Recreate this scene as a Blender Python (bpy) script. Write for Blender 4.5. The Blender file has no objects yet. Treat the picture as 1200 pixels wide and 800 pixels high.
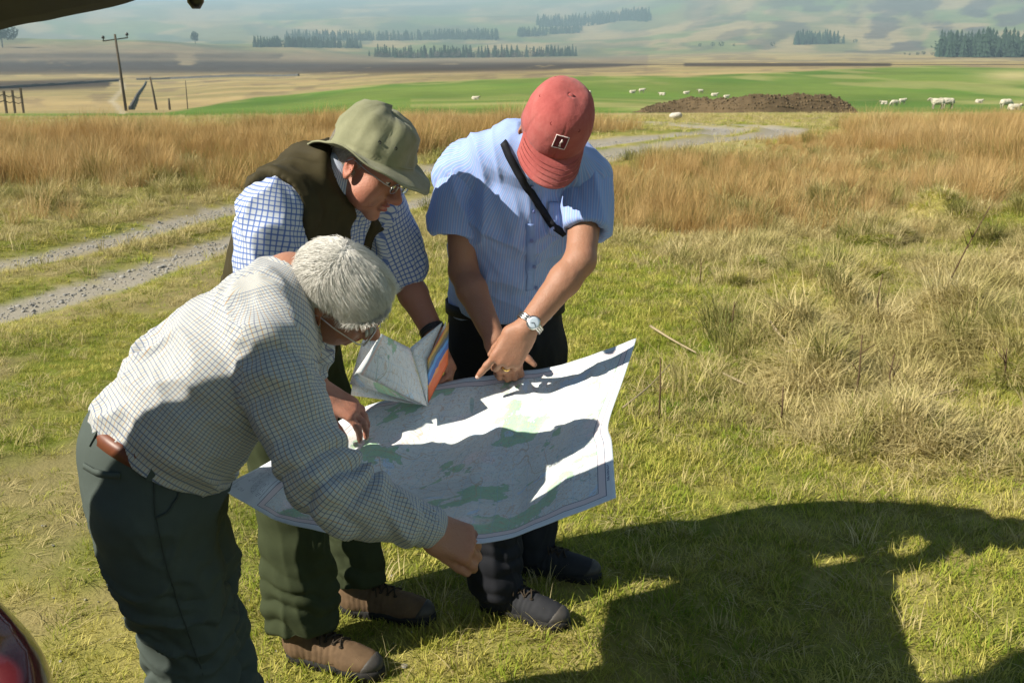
import bpy, math, random
import numpy as np
from math import radians, pi, sin, cos
from mathutils import Vector, Matrix
random.seed(7); RNG = np.random.default_rng(11)
S = bpy.context.scene
C = S.collection
# ------------------------------------------------------------------ camera, sky, sun, exposure
PITCH = radians(16.8); FPX = 1177.0; EYE = 1.7
cam_d = bpy.data.cameras.new('camera'); cam = bpy.data.objects.new('camera', cam_d); C.objects.link(cam)
cam.location = (0, 0, EYE); cam.rotation_euler = (pi/2 - PITCH, 0, 0)
cam_d.sensor_width = 36; cam_d.lens = 36*FPX/1200; cam_d.clip_start = 0.05; cam_d.clip_end = 60000
cam_d.dof.use_dof = True; cam_d.dof.focus_distance = 2.5; cam_d.dof.aperture_fstop = 14
S.camera = cam
SUN_AZ = radians(22); SUN_EL = radians(40)          # sun stands to the left and a little behind the camera
sun_dir = Vector((-cos(SUN_AZ)*cos(SUN_EL), -sin(SUN_AZ)*cos(SUN_EL), sin(SUN_EL)))
W = bpy.data.worlds.new('World'); S.world = W; W.use_nodes = True
wn = W.node_tree; bg = wn.nodes['Background']
sky = wn.nodes.new('ShaderNodeTexSky'); sky.sky_type = 'NISHITA'; sky.sun_disc = False
sky.sun_elevation = SUN_EL; sky.sun_rotation = math.atan2(sun_dir.x, sun_dir.y)
sky.air_density = 0.42; sky.dust_density = 0.0; sky.ozone_density = 6.0
wn.links.new(sky.outputs[0], bg.inputs[0]); bg.inputs[1].default_value = 0.050
sl = bpy.data.lights.new('sun', 'SUN'); sl.energy = 5.0; sl.angle = radians(0.5); sl.color = (1.0, 0.93, 0.80)
so = bpy.data.objects.new('sun', sl); C.objects.link(so); so.rotation_euler = sun_dir.to_track_quat('Z', 'Y').to_euler()
so.location = sun_dir*50
S.view_settings.view_transform = 'Standard'; S.view_settings.look = 'None'
S.view_settings.exposure = 1.25; S.view_settings.gamma = 1.0
S.cycles.max_bounces = 6; S.cycles.transparent_max_bounces = 12; S.cycles.volume_bounces = 0
S.cycles.use_denoising = True
# ------------------------------------------------------------------ geometry helpers
CP, SP = cos(PITCH), sin(PITCH)
def A(*v): return np.array(v, float)
def P(px, py, Y):
    """point of the place seen at photo pixel (px, py) that stands Y metres in front of the camera"""
    xc = (px-600)/FPX; yc = (400-py)/FPX
    d = A(xc, CP+yc*SP, -SP+yc*CP); return A(0, 0, EYE) + d*Y/d[1]
def G(px, py, z=0.0):
    xc = (px-600)/FPX; yc = (400-py)/FPX
    d = A(xc, CP+yc*SP, -SP+yc*CP); return A(0, 0, EYE) + d*(z-EYE)/d[2]
def unit(v): v = np.asarray(v, float); return v/np.linalg.norm(v)
def hash3(ix, iy, iz, seed):
    n = (ix.astype(np.int64)*73856093) ^ (iy.astype(np.int64)*19349663) ^ (iz.astype(np.int64)*83492791) ^ (seed*2654435)
    n = n & 0x7fffffff; n = ((n >> 13) ^ n)*1274126177 & 0x7fffffff; n = ((n >> 15) ^ n)*40503191 & 0x7fffffff
    return (n & 0xffff)/65535.0
def noise3(p, seed=0):
    p = np.asarray(p, float); i = np.floor(p).astype(np.int64); f = p-i; w = f*f*f*(f*(f*6-15)+10)
    x, y, z = i[..., 0], i[..., 1], i[..., 2]; r = 0
    for a in (0, 1):
        for b in (0, 1):
            for c in (0, 1):
                r = r + hash3(x+a, y+b, z+c, seed)*(w[..., 0] if a else 1-w[..., 0])*(w[..., 1] if b else 1-w[..., 1])*(w[..., 2] if c else 1-w[..., 2])
    return r
def fbm(p, oct=4, seed=0):
    s = 0; a = 0.5; t = 0
    for k in range(oct): s = s + a*noise3(np.asarray(p)*2**k, seed+k*17); t += a; a *= 0.5
    return s/t
def fbm2(x, y, oct=4, seed=0): return fbm(np.stack([x, y, np.zeros_like(x)], -1), oct, seed)
def sst(a, b, x):
    t = np.clip((x-a)/(b-a), 0, 1); return t*t*(3-2*t)
def mesh_np(name, V, quads=None, tris=None, smooth=True):
    me = bpy.data.meshes.new(name); V = np.asarray(V, np.float32)
    me.vertices.add(len(V)); me.vertices.foreach_set('co', V.ravel())
    loops = []; starts = []; n = 0
    if quads is not None and len(quads):
        q = np.asarray(quads, np.int32); loops.append(q.ravel()); starts.append(np.arange(len(q))*4); n = len(q)*4
    if tris is not None and len(tris):
        t = np.asarray(tris, np.int32); loops.append(t.ravel()); starts.append(n+np.arange(len(t))*3)
    if loops:
        L = np.concatenate(loops).astype(np.int32); st = np.concatenate(starts).astype(np.int32)
        me.loops.add(len(L)); me.loops.foreach_set('vertex_index', L)
        me.polygons.add(len(st)); me.polygons.foreach_set('loop_start', st)
        me.polygons.foreach_set('use_smooth', np.full(len(st), smooth))
    me.update(calc_edges=True); me.validate()
    return me
def link(name, me, mats=None, parent=None, label=None, cat=None, group=None, kind=None, loc=None):
    o = bpy.data.objects.new(name, me); C.objects.link(o)
    if me is not None and mats is not None:
        for m in (mats if isinstance(mats, (list, tuple)) else [mats]): me.materials.append(m)
    if parent is not None: o.parent = parent
    if loc is not None: o.location = loc
    for k, v in (('label', label), ('category', cat), ('group', group), ('kind', kind)):
        if v: o[k] = v
    return o
def uv_set(me, uv):
    l = me.uv_layers.new(name='UVMap'); l.data.foreach_set('uv', np.asarray(uv, np.float32).ravel())
class MB:
    """collects simple shapes, then links them as one mesh object"""
    def __init__(s): s.V = []; s.F = []; s.n = 0
    def add(s, V, F):
        s.V += [tuple(map(float, v)) for v in V]; s.F += [tuple(i+s.n for i in f) for f in F]; s.n += len(V); return s
    def box(s, c, size, R=None, taper=1.0):
        R = np.eye(3) if R is None else np.asarray(R); h = np.array(size)/2; V = []
        for z in (-1, 1):
            k = taper if z > 0 else 1
            for x, y in ((-1, -1), (1, -1), (1, 1), (-1, 1)): V.append(np.asarray(c)+R@(A(x*k, y*k, z)*h))
        return s.add(V, [(3, 2, 1, 0), (4, 5, 6, 7), (0, 1, 5, 4), (1, 2, 6, 5), (2, 3, 7, 6), (3, 0, 4, 7)])
    def tube(s, pts, r, n=8, closed=False):
        pts = [np.asarray(p, float) for p in pts]; m = len(pts)
        r = [r]*m if np.isscalar(r) else r; up = A(0, 0, 1) if abs(unit(pts[1]-pts[0])[2]) < 0.9 else A(1, 0, 0); V = []; F = []
        for i, p in enumerate(pts):
            a = pts[(i-1) % m] if (closed or i) else p; b = pts[(i+1) % m] if (closed or i < m-1) else p
            t = unit(b-a); u = unit(np.cross(t, up)); v = np.cross(u, t); up = v
            for k in range(n): V.append(p+r[i]*(cos(2*pi*k/n)*u+sin(2*pi*k/n)*v))
        for i in range(m if closed else m-1):
            j = (i+1) % m
            for k in range(n): F.append((i*n+k, i*n+(k+1) % n, j*n+(k+1) % n, j*n+k))
        if not closed: F.append(tuple(range(n-1, -1, -1))); F.append(tuple((m-1)*n+k for k in range(n)))
        return s.add(V, F)
    def build(s, name, mats, parent=None, smooth=True, **kw):
        me = bpy.data.meshes.new(name); me.from_pydata(s.V, [], s.F)
        if smooth: me.polygons.foreach_set('use_smooth', np.ones(len(me.polygons), bool))
        me.update(); return link(name, me, mats, parent, **kw)
def torus(mb, c, R3, r, tube=0.002, n=24, sx=1, sy=1, m=6):
    pts = [np.asarray(c)+R3@A(r*sx*cos(2*pi*k/n), r*sy*sin(2*pi*k/n), 0) for k in range(n)]
    return mb.tube(pts, tube, m, closed=True)
# ------------------------------------------------------------------ signed-distance modelling (continuous bodies and clothes)
class SDF:
    def __init__(s, lo, hi, h):
        s.lo = np.asarray(lo, float); s.h = h; s.n = np.ceil((np.asarray(hi)-s.lo)/h).astype(int)+1
        s.f = np.full(s.n, 1.0, np.float32)
    def win(s, lo, hi):
        i0 = np.clip(np.floor((lo-s.lo)/s.h).astype(int), 0, s.n-1); i1 = np.clip(np.ceil((hi-s.lo)/s.h).astype(int)+1, 1, s.n)
        i1 = np.maximum(i1, i0+1)
        g = [(s.lo[k]+s.h*np.arange(i0[k], i1[k])).astype(np.float32) for k in range(3)]
        return tuple(slice(i0[k], i1[k]) for k in range(3)), g[0][:, None, None], g[1][None, :, None], g[2][None, None, :]
    def comb(s, sl, d, k, sub=False):
        f = s.f[sl]
        if sub: d = -d; h = np.maximum(k-np.abs(f-d), 0)/max(k, 1e-6); s.f[sl] = np.maximum(f, d)+h*h*k/4
        else: h = np.maximum(k-np.abs(f-d), 0)/max(k, 1e-6); s.f[sl] = np.minimum(f, d)-h*h*k/4
    def cone(s, a, b, ra, rb, k=0.01, sub=False):
        a = np.asarray(a, float); b = np.asarray(b, float); m = max(ra, rb)+k+3*s.h
        sl, x, y, z = s.win(np.minimum(a, b)-m, np.maximum(a, b)+m); ab = b-a; L = max(float(ab@ab), 1e-9)
        t = np.clip(((x-a[0])*ab[0]+(y-a[1])*ab[1]+(z-a[2])*ab[2])/L, 0, 1)
        d = np.sqrt((x-a[0]-t*ab[0])**2+(y-a[1]-t*ab[1])**2+(z-a[2]-t*ab[2])**2)-(ra+(rb-ra)*t)
        s.comb(sl, d, k, sub)
    def chain(s, pts, rad, k=0.02):
        for i in range(len(pts)-1): s.cone(pts[i], pts[i+1], rad[i], rad[i+1], k)
    def ecap(s, a, b, ua, ub, ra, rb, k=0.02, sub=False):
        """flattened capsule: half widths ra=(wide, deep) at a, rb at b; ua, ub point along the wide side"""
        a = np.asarray(a, float); b = np.asarray(b, float); m = max(*ra, *rb)+k+3*s.h
        sl, x, y, z = s.win(np.minimum(a, b)-m, np.maximum(a, b)+m); ab = b-a; L2 = float(ab@ab); w = ab/math.sqrt(L2)
        u = unit(np.asarray(ua)+np.asarray(ub)); u = unit(u-w*(u@w)); v = np.cross(w, u)
        X, Y, Z = x-a[0], y-a[1], z-a[2]
        al = X*w[0]+Y*w[1]+Z*w[2]; t = np.clip(al/math.sqrt(L2), 0, 1); wo = al-t*math.sqrt(L2)
        pu = X*u[0]+Y*u[1]+Z*u[2]; pv = X*v[0]+Y*v[1]+Z*v[2]
        rw = ra[0]+(rb[0]-ra[0])*t; rd = ra[1]+(rb[1]-ra[1])*t; rm = np.minimum(rw, rd)
        q = np.sqrt((pu/rw)**2+(pv/rd)**2+(wo/rm)**2)
        g = np.sqrt((pu/rw**2)**2+(pv/rd**2)**2+(wo/rm**2)**2)+1e-6
        q = np.maximum(q, 1e-3); s.comb(sl, q*(q-1)/g, k, sub)
    def ell(s, c, R, rad, k=0.01, sub=False):
        c = np.asarray(c, float); R = np.asarray(R, float); m = max(rad)+k+3*s.h
        sl, x, y, z = s.win(c-m, c+m); X, Y, Z = x-c[0], y-c[1], z-c[2]; q = 0; g = 0
        for i in range(3):
            e = (X*R[0, i]+Y*R[1, i]+Z*R[2, i])/rad[i]; q = q+e*e; g = g+(e/rad[i])**2
        q = np.maximum(np.sqrt(q), 1e-3); s.comb(sl, q*(q-1)/(np.sqrt(g)+1e-5), k, sub)
    def cut(s, p, n, k=0.004):
        """throw away the side n points to"""
        n = unit(n); sl, x, y, z = s.win(s.lo, s.lo+s.n*s.h)
        d = -((x-p[0])*n[0]+(y-p[1])*n[1]+(z-p[2])*n[2]); s.comb(sl, d, k, True)
    def mesh(s, smooth=1):
        f = s.f; b = (f < 0).astype(np.uint8); n = np.array(f.shape)-1; cnt = np.zeros(n, np.uint8)
        for a in (0, 1):
            for c in (0, 1):
                for e in (0, 1): cnt += b[a:a+n[0], c:c+n[1], e:e+n[2]]
        I = np.argwhere((cnt > 0) & (cnt < 8)); idx = np.full(n, -1, np.int32); idx[tuple(I.T)] = np.arange(len(I))
        acc = np.zeros((len(I), 3)); num = np.zeros(len(I))
        for ax in range(3):
            for a in (0, 1):
                for c in (0, 1):
                    o0 = np.zeros(3, int); oth = [k for k in range(3) if k != ax]; o0[oth[0]] = a; o0[oth[1]] = c; o1 = o0.copy(); o1[ax] = 1
                    f0 = f[tuple((I+o0).T)]; f1 = f[tuple((I+o1).T)]; m = (f0 < 0) != (f1 < 0)
                    t = np.where(m, f0/np.where(m, f0-f1, 1), 0)
                    for k in range(3): acc[:, k] += m*(o0[k]+(t if k == ax else 0))
                    num += m
        V = s.lo+s.h*(I+acc/num[:, None]); Q = []
        for ax in range(3):
            o = [k for k in range(3) if k != ax]; sa = [slice(1, -1)]*3; sb = [slice(1, -1)]*3
            sa[ax] = slice(0, n[ax]); sb[ax] = slice(1, n[ax]+1)
            d = b[tuple(sa)].astype(np.int8)-b[tuple(sb)].astype(np.int8); E = np.argwhere(d != 0); sg = d[tuple(E.T)]
            off = np.ones(3, int); off[ax] = 0; E = E+off
            e1 = np.zeros(3, int); e1[o[0]] = 1; e2 = np.zeros(3, int); e2[o[1]] = 1
            q = np.stack([idx[tuple((E-e1-e2).T)], idx[tuple((E-e2).T)], idx[tuple(E.T)], idx[tuple((E-e1).T)]], 1)
            flip = (sg > 0) if ax != 1 else (sg < 0)
            q[~flip] = q[~flip][:, ::-1]; Q.append(q)
        Q = np.concatenate(Q); Q = Q[(Q >= 0).all(1)]
        for _ in range(smooth): V = relax(V, Q, 0.5)
        return V, Q
def relax(V, Q, w):
    acc = np.zeros_like(V); num = np.zeros(len(V))
    for i in range(4):
        a = Q[:, i]; b = Q[:, (i+1) % 4]
        for k in range(3): acc[:, k] += np.bincount(a, V[b, k], len(V))+np.bincount(b, V[a, k], len(V))
        num += np.bincount(a, None, len(V))+np.bincount(b, None, len(V))
    return V*(1-w)+w*acc/np.maximum(num, 1)[:, None]
def normals(V, Q):
    fn = np.cross(V[Q[:, 2]]-V[Q[:, 0]], V[Q[:, 3]]-V[Q[:, 1]]); N = np.zeros_like(V)
    for i in range(4):
        for k in range(3): N[:, k] += np.bincount(Q[:, i], fn[:, k], len(V))
    return N/np.maximum(np.linalg.norm(N, axis=1), 1e-12)[:, None]
def spline(pts, n):
    pts = np.asarray(pts, float); m = len(pts); out = []
    e = np.vstack([2*pts[0]-pts[1], pts, 2*pts[-1]-pts[-2]])
    for i in range(n):
        t = i/(n-1)*(m-1); j = min(int(t), m-2); f = t-j; p0, p1, p2, p3 = e[j], e[j+1], e[j+2], e[j+3]
        out.append(0.5*((2*p1)+(-p0+p2)*f+(2*p0-5*p1+4*p2-p3)*f*f+(-p0+3*p1-3*p2+p3)*f**3))
    return np.array(out)
class Bone:
    """a smooth axis used to wrap a woven pattern round a sleeve, a leg or a trunk"""
    def __init__(s, pts, ref, w, d, n=16):
        s.p = spline(pts, n); s.w = w; s.d = d; T = np.gradient(s.p, axis=0); T /= np.linalg.norm(T, axis=1)[:, None]
        s.U = []; u = np.asarray(ref, float)
        for t in T: u = unit(u-t*(u@t)); s.U.append(u)
        s.U = np.array(s.U); s.Vv = np.cross(T, s.U); s.T = T
        s.L = np.concatenate([[0], np.cumsum(np.linalg.norm(np.diff(s.p, axis=0), axis=1))])
        th = np.linspace(-pi, pi, 721); dl = np.sqrt((w*np.sin(th))**2+(d*np.cos(th))**2); s.th = th; s.arc = np.concatenate([[0], np.cumsum((dl[1:]+dl[:-1])/2*(th[1]-th[0]))])
    def wrap(s, X):
        best = np.full(len(X), 1e9); r = np.zeros((len(X), 2)); D = []; VV = []
        for i in range(len(s.p)-1):
            a, b = s.p[i], s.p[i+1]; ab = b-a; t = np.clip((X-a)@ab/(ab@ab), 0 if i else -3, 1 if i < len(s.p)-2 else 4)
            c = a+t[:, None]*ab; dv = X-c; d = np.linalg.norm(dv, axis=1); tc = np.clip(t, 0, 1)[:, None]
            U = s.U[i]*(1-tc)+s.U[i+1]*tc; Vv = s.Vv[i]*(1-tc)+s.Vv[i+1]*tc
            th = np.arctan2((dv*Vv).sum(1)/s.d, (dv*U).sum(1)/s.w); m = d < best; D.append(d)
            t2 = (X-a)@ab/(ab@ab); VV.append(s.L[i]+np.clip(t2, -3 if i == 0 else -.8, 4 if i == len(s.p)-2 else 1.8)*(s.L[i+1]-s.L[i]))
            r[m, 0] = th[m]; best = np.where(m, d, best)
        w = np.exp(-(np.array(D)-best)/.012); r[:, 1] = (w*np.array(VV)).sum(0)/w.sum(0)
        return best/(0.5*(s.w+s.d)), r
    def uv(s, r):
        return np.stack([np.interp(r[..., 0], s.th, s.arc), r[..., 1]], -1)
def bone_uv(V, Q, bones, bias=None):
    D = []; R = []
    for i, b in enumerate(bones):
        d, r = b.wrap(V); D.append(d+(bias[i] if bias else 0)); R.append(r)
    D = np.array(D); fb = np.argmin(D[:, Q].mean(2), 0); uv = np.zeros((len(Q), 4, 2))
    for i, b in enumerate(bones):
        m = fb == i
        if not m.any(): continue
        r = R[i][Q[m]].copy(); th = r[..., 0]; ref = th[:, :1]; wr = th-ref
        k = np.where(wr > pi, -1, np.where(wr < -pi, 1, 0)); u = b.uv(r); u[..., 0] += k*b.arc[-1]; uv[m] = u
    return uv.reshape(-1, 2), fb
def folds(V, N, D, f_across, stretch, amp, seed=0, sharp=1.0, mask=None):
    """push cloth out in ridges that run along D"""
    D = np.asarray(D, float)
    if D.ndim == 1: D = np.broadcast_to(unit(D), V.shape)
    al = (V*D).sum(1)[:, None]*D; q = (V-al)+al/stretch
    q = q+0.03*(np.stack([noise3(V*9, seed+5), noise3(V*9, seed+6), noise3(V*9, seed+7)], 1)-0.5)
    n = noise3(q*f_across, seed); r = (1-np.abs(2*n-1))**(sharp*1.7); h = (r-0.42)*amp*1.15
    n2 = noise3(q*f_across*2.3+7, seed+31); h = h+(1-np.abs(2*n2-1)-0.5)*amp*0.4
    if mask is not None: h = h*mask
    return V+N*h[:, None]
def frame_fz(f, up):
    """columns forward, left, up"""
    f = unit(f); up = np.asarray(up, float); up = unit(up-f*(up@f)); return np.stack([f, np.cross(up, f), up], 1)
# ------------------------------------------------------------------ material helper
class NT:
    def __init__(s, name):
        s.m = bpy.data.materials.new(name); s.m.use_nodes = True; s.t = s.m.node_tree; s.b = s.t.nodes['Principled BSDF']
    def n(s, typ, **kw):
        x = s.t.nodes.new('ShaderNode'+typ)
        for k, v in kw.items():
            if k.startswith('i_'):
                key = k[2:]; key = int(key) if key.isdigit() else key
                s.put(x.inputs[key], v)
            else: setattr(x, k, v)
        return x
    def put(s, sock, v):
        if hasattr(v, 'links') or isinstance(v, bpy.types.NodeSocket): s.t.links.new(v, sock)
        elif isinstance(v, bpy.types.Node): s.t.links.new(v.outputs[0], sock)
        else:
            if isinstance(v, (tuple, list)) and len(v) == 3 and sock.type == 'RGBA': v = (*v, 1)
            sock.default_value = v
    def math(s, op, a, b=None, c=None, clamp=False):
        x = s.n('Math', operation=op, use_clamp=clamp); s.put(x.inputs[0], a)
        if b is not None: s.put(x.inputs[1], b)
        if c is not None: s.put(x.inputs[2], c)
        return x.outputs[0]
    def mix(s, f, a, b, mode='MIX'):
        x = s.n('Mix', data_type='RGBA', blend_type=mode); s.put(x.inputs[0], f); s.put(x.inputs[6], a); s.put(x.inputs[7], b); return x.outputs[2]
    def ramp(s, v, stops):
        x = s.n('ValToRGB'); s.put(x.inputs[0], v); e = x.color_ramp.elements
        while len(e) < len(stops): e.new(0.5)
        for q, (p, c) in zip(e, stops): q.position = p; q.color = (*c, 1) if len(c) == 3 else c
        return x.outputs[0]
    def noise(s, scale, detail=4, rough=0.6, vec=None, dist=0.0):
        x = s.n('TexNoise', i_Scale=scale, i_Detail=detail, i_Roughness=rough, i_Distortion=dist)
        if vec is not None: s.put(x.inputs['Vector'], vec)
        return x.outputs[0]
    def coord(s, w='Object'): return s.n('TexCoord').outputs[w]
    def pos(s): return s.n('NewGeometry').outputs['Position']
    def map(s, vec, scale): 
        x = s.n('Mapping'); s.put(x.inputs[0], vec); x.inputs['Scale'].default_value = scale; return x.outputs[0]
    def bump(s, h, strength=0.3, dist=0.01):
        x = s.n('Bump', i_Strength=strength, i_Distance=dist); s.put(x.inputs['Height'], h); s.put(s.b.inputs['Normal'], x.outputs[0])
    def set(s, color=None, rough=None, spec=None, **kw):
        if color is not None: s.put(s.b.inputs['Base Color'], color)
        if rough is not None: s.put(s.b.inputs['Roughness'], rough)
        if spec is not None: s.put(s.b.inputs['Specular IOR Level'], spec)
        for k, v in kw.items(): s.put(s.b.inputs[k.replace('_', ' ')], v)
        return s.m
def plain(name, col, rough=0.6, spec=0.3, vary=0.15, scale=40, bump=0.0, **kw):
    t = NT(name); n = t.noise(scale, 4, 0.6, t.coord())
    c = t.mix(n, tuple(x*(1-vary) for x in col), tuple(min(1, x*(1+vary)) for x in col))
    if bump: t.bump(n, bump, 0.005)
    return t.set(c, rough, spec, **kw)
from mathutils.bvhtree import BVHTree
# ------------------------------------------------------------------ cloth, skin and leather
def woven(name, base, lines, rough=0.85, bump=0.12, weave=900, back=None):
    """lines: (axis, spacing, offset, width, colour) printed in the cloth along its own u/v"""
    t = NT(name); uv = t.n('UVMap').outputs[0]; sp = t.n('SeparateXYZ', i_0=uv)
    nz = t.noise(18, 3, 0.6, t.coord()); c = t.mix(nz, tuple(x*0.93 for x in base), tuple(min(1, x*1.04) for x in base))
    for ax, spc, off, wd, col in lines:
        q = t.math('FRACT', t.math('ADD', t.math('DIVIDE', sp.outputs[ax], spc), off+50.0))
        d = t.math('ABSOLUTE', t.math('SUBTRACT', q, 0.5)); w = wd/spc/2
        m = t.n('MapRange', i_0=d, i_1=w*0.7, i_2=w*1.3, i_3=0.85, i_4=0.0)
        c = t.mix(m, c, col, 'MIX')
    f = t.noise(weave, 2, 0.5, t.coord()); t.bump(f, bump, 0.001)
    return t.set(c, rough, 0.15, Sheen_Weight=0.08)
def skin_mat(name, col, ruddy):
    t = NT(name); o = t.coord(); a = t.n('VertexColor', layer_name='flush')
    n = t.noise(45, 5, 0.65, o); n2 = t.noise(260, 3, 0.6, o)
    c = t.mix(t.math('MULTIPLY', n, 0.55), col, ruddy); c = t.mix(a.outputs[0], c, ruddy)
    c = t.mix(t.math('MULTIPLY', n2, 0.22), c, tuple(x*0.55 for x in col))
    n3 = t.noise(14, 4, .7, o); c = t.mix(t.math('MULTIPLY', n3, .7), c, tuple(x*f for x, f in zip(col, (.80, .68, .62)))); fr = t.n('MapRange', i_0=t.noise(420, 2, .5, o), i_1=.64, i_2=.72, i_3=0, i_4=.35); c = t.mix(fr, c, tuple(x*.5 for x in col))
    t.bump(t.math('ADD', t.math('MULTIPLY', n, 0.8), t.math('MULTIPLY', n2, 0.6)), 0.40, 0.005)
    m = t.set(c, 0.52, 0.35); t.b.inputs['Subsurface Weight'].default_value = 0.12
    t.b.inputs['Subsurface Radius'].default_value = (0.012, 0.004, 0.002); t.b.inputs['Subsurface Scale'].default_value = 0.6
    return m
M = {}
M['skin_a'] = skin_mat('skin_weathered', (0.40, 0.225, 0.15), (0.46, 0.15, 0.09))
M['skin_b'] = skin_mat('skin_ruddy', (0.41, 0.22, 0.15), (0.46, 0.14, 0.09))
M['skin_c'] = skin_mat('skin_tanned', (0.35, 0.195, 0.125), (0.38, 0.15, 0.09))
M['tattersall'] = woven('tattersall_cotton', (0.455, 0.47, 0.455), [(0, 0.0074, 0.0, 0.0014, (0.40, 0.24, 0.10)), (1, 0.0074, 0.0, 0.0014, (0.09, 0.13, 0.24)), (0, 0.0148, 0.25, 0.0012, (0.12, 0.17, 0.28))])
M['blue_check'] = woven('blue_checked_cotton', (0.48, 0.52, 0.57), [(0, 0.0120, 0.0, 0.0032, (0.06, 0.12, 0.36)), (1, 0.0120, 0.0, 0.0032, (0.06, 0.12, 0.36))])
M['blue_stripe'] = woven('pale_blue_striped_cotton', (0.235, 0.34, 0.64), [(0, 0.0128, 0.0, 0.0020, (0.36, 0.33, 0.54)), (0, 0.0064, 0.3, 0.0014, (0.36, 0.47, 0.72))])
M['grey_twill'] = plain('grey_green_trouser_cloth', (0.064, 0.080, 0.072), 0.8, 0.12, 0.12, 30, 0.1)
M['olive_twill'] = plain('olive_trouser_cloth', (0.036, 0.045, 0.022), 0.85, 0.12, 0.2, 25, 0.12)
M['dark_twill'] = plain('near_black_trouser_cloth', (0.014, 0.015, 0.019), 0.8, 0.15, 0.2, 30, 0.1)
M['waxed'] = plain('dark_olive_waistcoat_cloth', (0.040, 0.032, 0.013), 0.75, 0.2, 0.25, 22, 0.25)
M['waist_lining'] = plain('dark_waistcoat_lining', (0.018, 0.016, 0.012), 0.8, 0.15)
M['black_web'] = plain('black_webbing', (0.012, 0.013, 0.017), 0.7, 0.2, 0.2, 300, 0.1)
M['brown_leather'] = plain('brown_belt_leather', (0.14, 0.045, 0.022), 0.45, 0.4, 0.25, 40, 0.1)
M['boot_leather'] = plain('dusty_tan_boot_leather', (0.125, 0.080, 0.046), 0.85, 0.15, 0.5, 22, 0.3)
M['boot_dark'] = plain('dark_shoe_leather', (0.026, 0.027, 0.031), 0.8, 0.15, 0.3, 28, 0.2)
M['boot_toe'] = plain('dusty_dark_toe_rubber', (0.055, 0.050, 0.045), 0.6, 0.3, 0.35, 40, 0.2)
M['rubber'] = plain('black_sole_rubber', (0.022, 0.021, 0.020), 0.8, 0.2, 0.3, 60, 0.2)
M['lace'] = plain('boot_lace', (0.045, 0.035, 0.025), 0.8, 0.1)
M['metal'] = plain('steel', (0.55, 0.55, 0.54), 0.28, 0.5, 0.05, 40, 0, Metallic=1.0)
M['gold'] = plain('gold', (0.85, 0.55, 0.16), 0.25, 0.5, 0.05, 40, 0, Metallic=1.0)
M['black_plastic'] = plain('black_plastic', (0.012, 0.012, 0.014), 0.35, 0.5)
M['white_dial'] = plain('pale_watch_dial', (0.62, 0.70, 0.78), 0.2, 0.5, 0.05)
M['white_thread'] = plain('white_thread', (0.75, 0.62, 0.60), 0.8, 0.1)
M['nail'] = plain('fingernail', (0.62, 0.40, 0.33), 0.3, 0.5, 0.05)
M['lip'] = plain('lip_skin', (0.34, 0.10, 0.075), 0.5, 0.35)
M['eye'] = plain('eye_white', (0.62, 0.58, 0.54), 0.2, 0.5, 0.03)
M['iris'] = plain('eye_iris', (0.05, 0.06, 0.07), 0.15, 0.6)
def lens_mat():
    t = NT('spectacle_glass'); t.b.inputs['Transmission Weight'].default_value = 1.0
    return t.set((0.95, 0.97, 0.98), 0.02, 0.5, IOR=1.05)
M['glass'] = lens_mat()
# ------------------------------------------------------------------ body parts
def sdf_head(f, o, R, s=0.96, jowl=1.0):
    q = lambda *v: o+R@(A(*v)*s)
    E = lambda c, r, k, sub=False: f.ell(q(*c), R, tuple(x*s for x in r), k, sub)
    E((-.012, 0, .052), (.098, .077, .088), .01)
    E((.050, 0, .045), (.046, .064, .052), .02); E((.042, 0, -.012), (.056, .062, .075), .025)
    E((.030, 0, -.058), (.056, .054*jowl, .040), .025); E((.078, 0, -.090), (.020, .024, .018), .018)
    for y in (-1, 1):
        E((.060, .046*y, -.014), (.028, .022, .022), .02); E((.045, .048*y, -.048), (.03, .018*jowl, .028), .02)
        f.cone(q(.088, .047*y, .030), q(.099, .008*y, .037), .008*s, .009*s, .012)
        E((.104, .033*y, .017), (.018, .019, .012), .012, True); E((.080, .032*y, .016), (.0135, .0135, .0135), .002)
        E((.0905, .032*y, .0235), (.006, .016, .004), .005); E((.1075, .0135*y, -.027), (.012, .0095, .009), .006)
        f.cone(q(.094, .030*y, -.026), q(.086, .040*y, -.060), .006*s, .005*s, .010)
        Re = R@np.array(Matrix.Rotation(radians(24)*y, 3, 'Z'))@np.array(Matrix.Rotation(radians(-10), 3, 'Y'))
        f.ell(q(-.006, .080*y, .002), Re, (.019*s, .0085*s, .033*s), .006); f.ell(q(-.002, .088*y, .005), Re, (.011*s, .007*s, .021*s), .004, True)
        f.ell(q(.001, .081*y, -.024), Re, (.008*s, .006*s, .009*s), .005)
    f.cone(q(.092, 0, .024), q(.121, 0, -.020), .0085*s, .0145*s, .012)
    E((.100, 0, -.0485), (.0085, .024, .0058), .006); E((.098, 0, -.0610), (.0095, .021, .0068), .006)
    E((.111, 0, -.0548), (.010, .024, .0020), .003, True)
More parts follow.
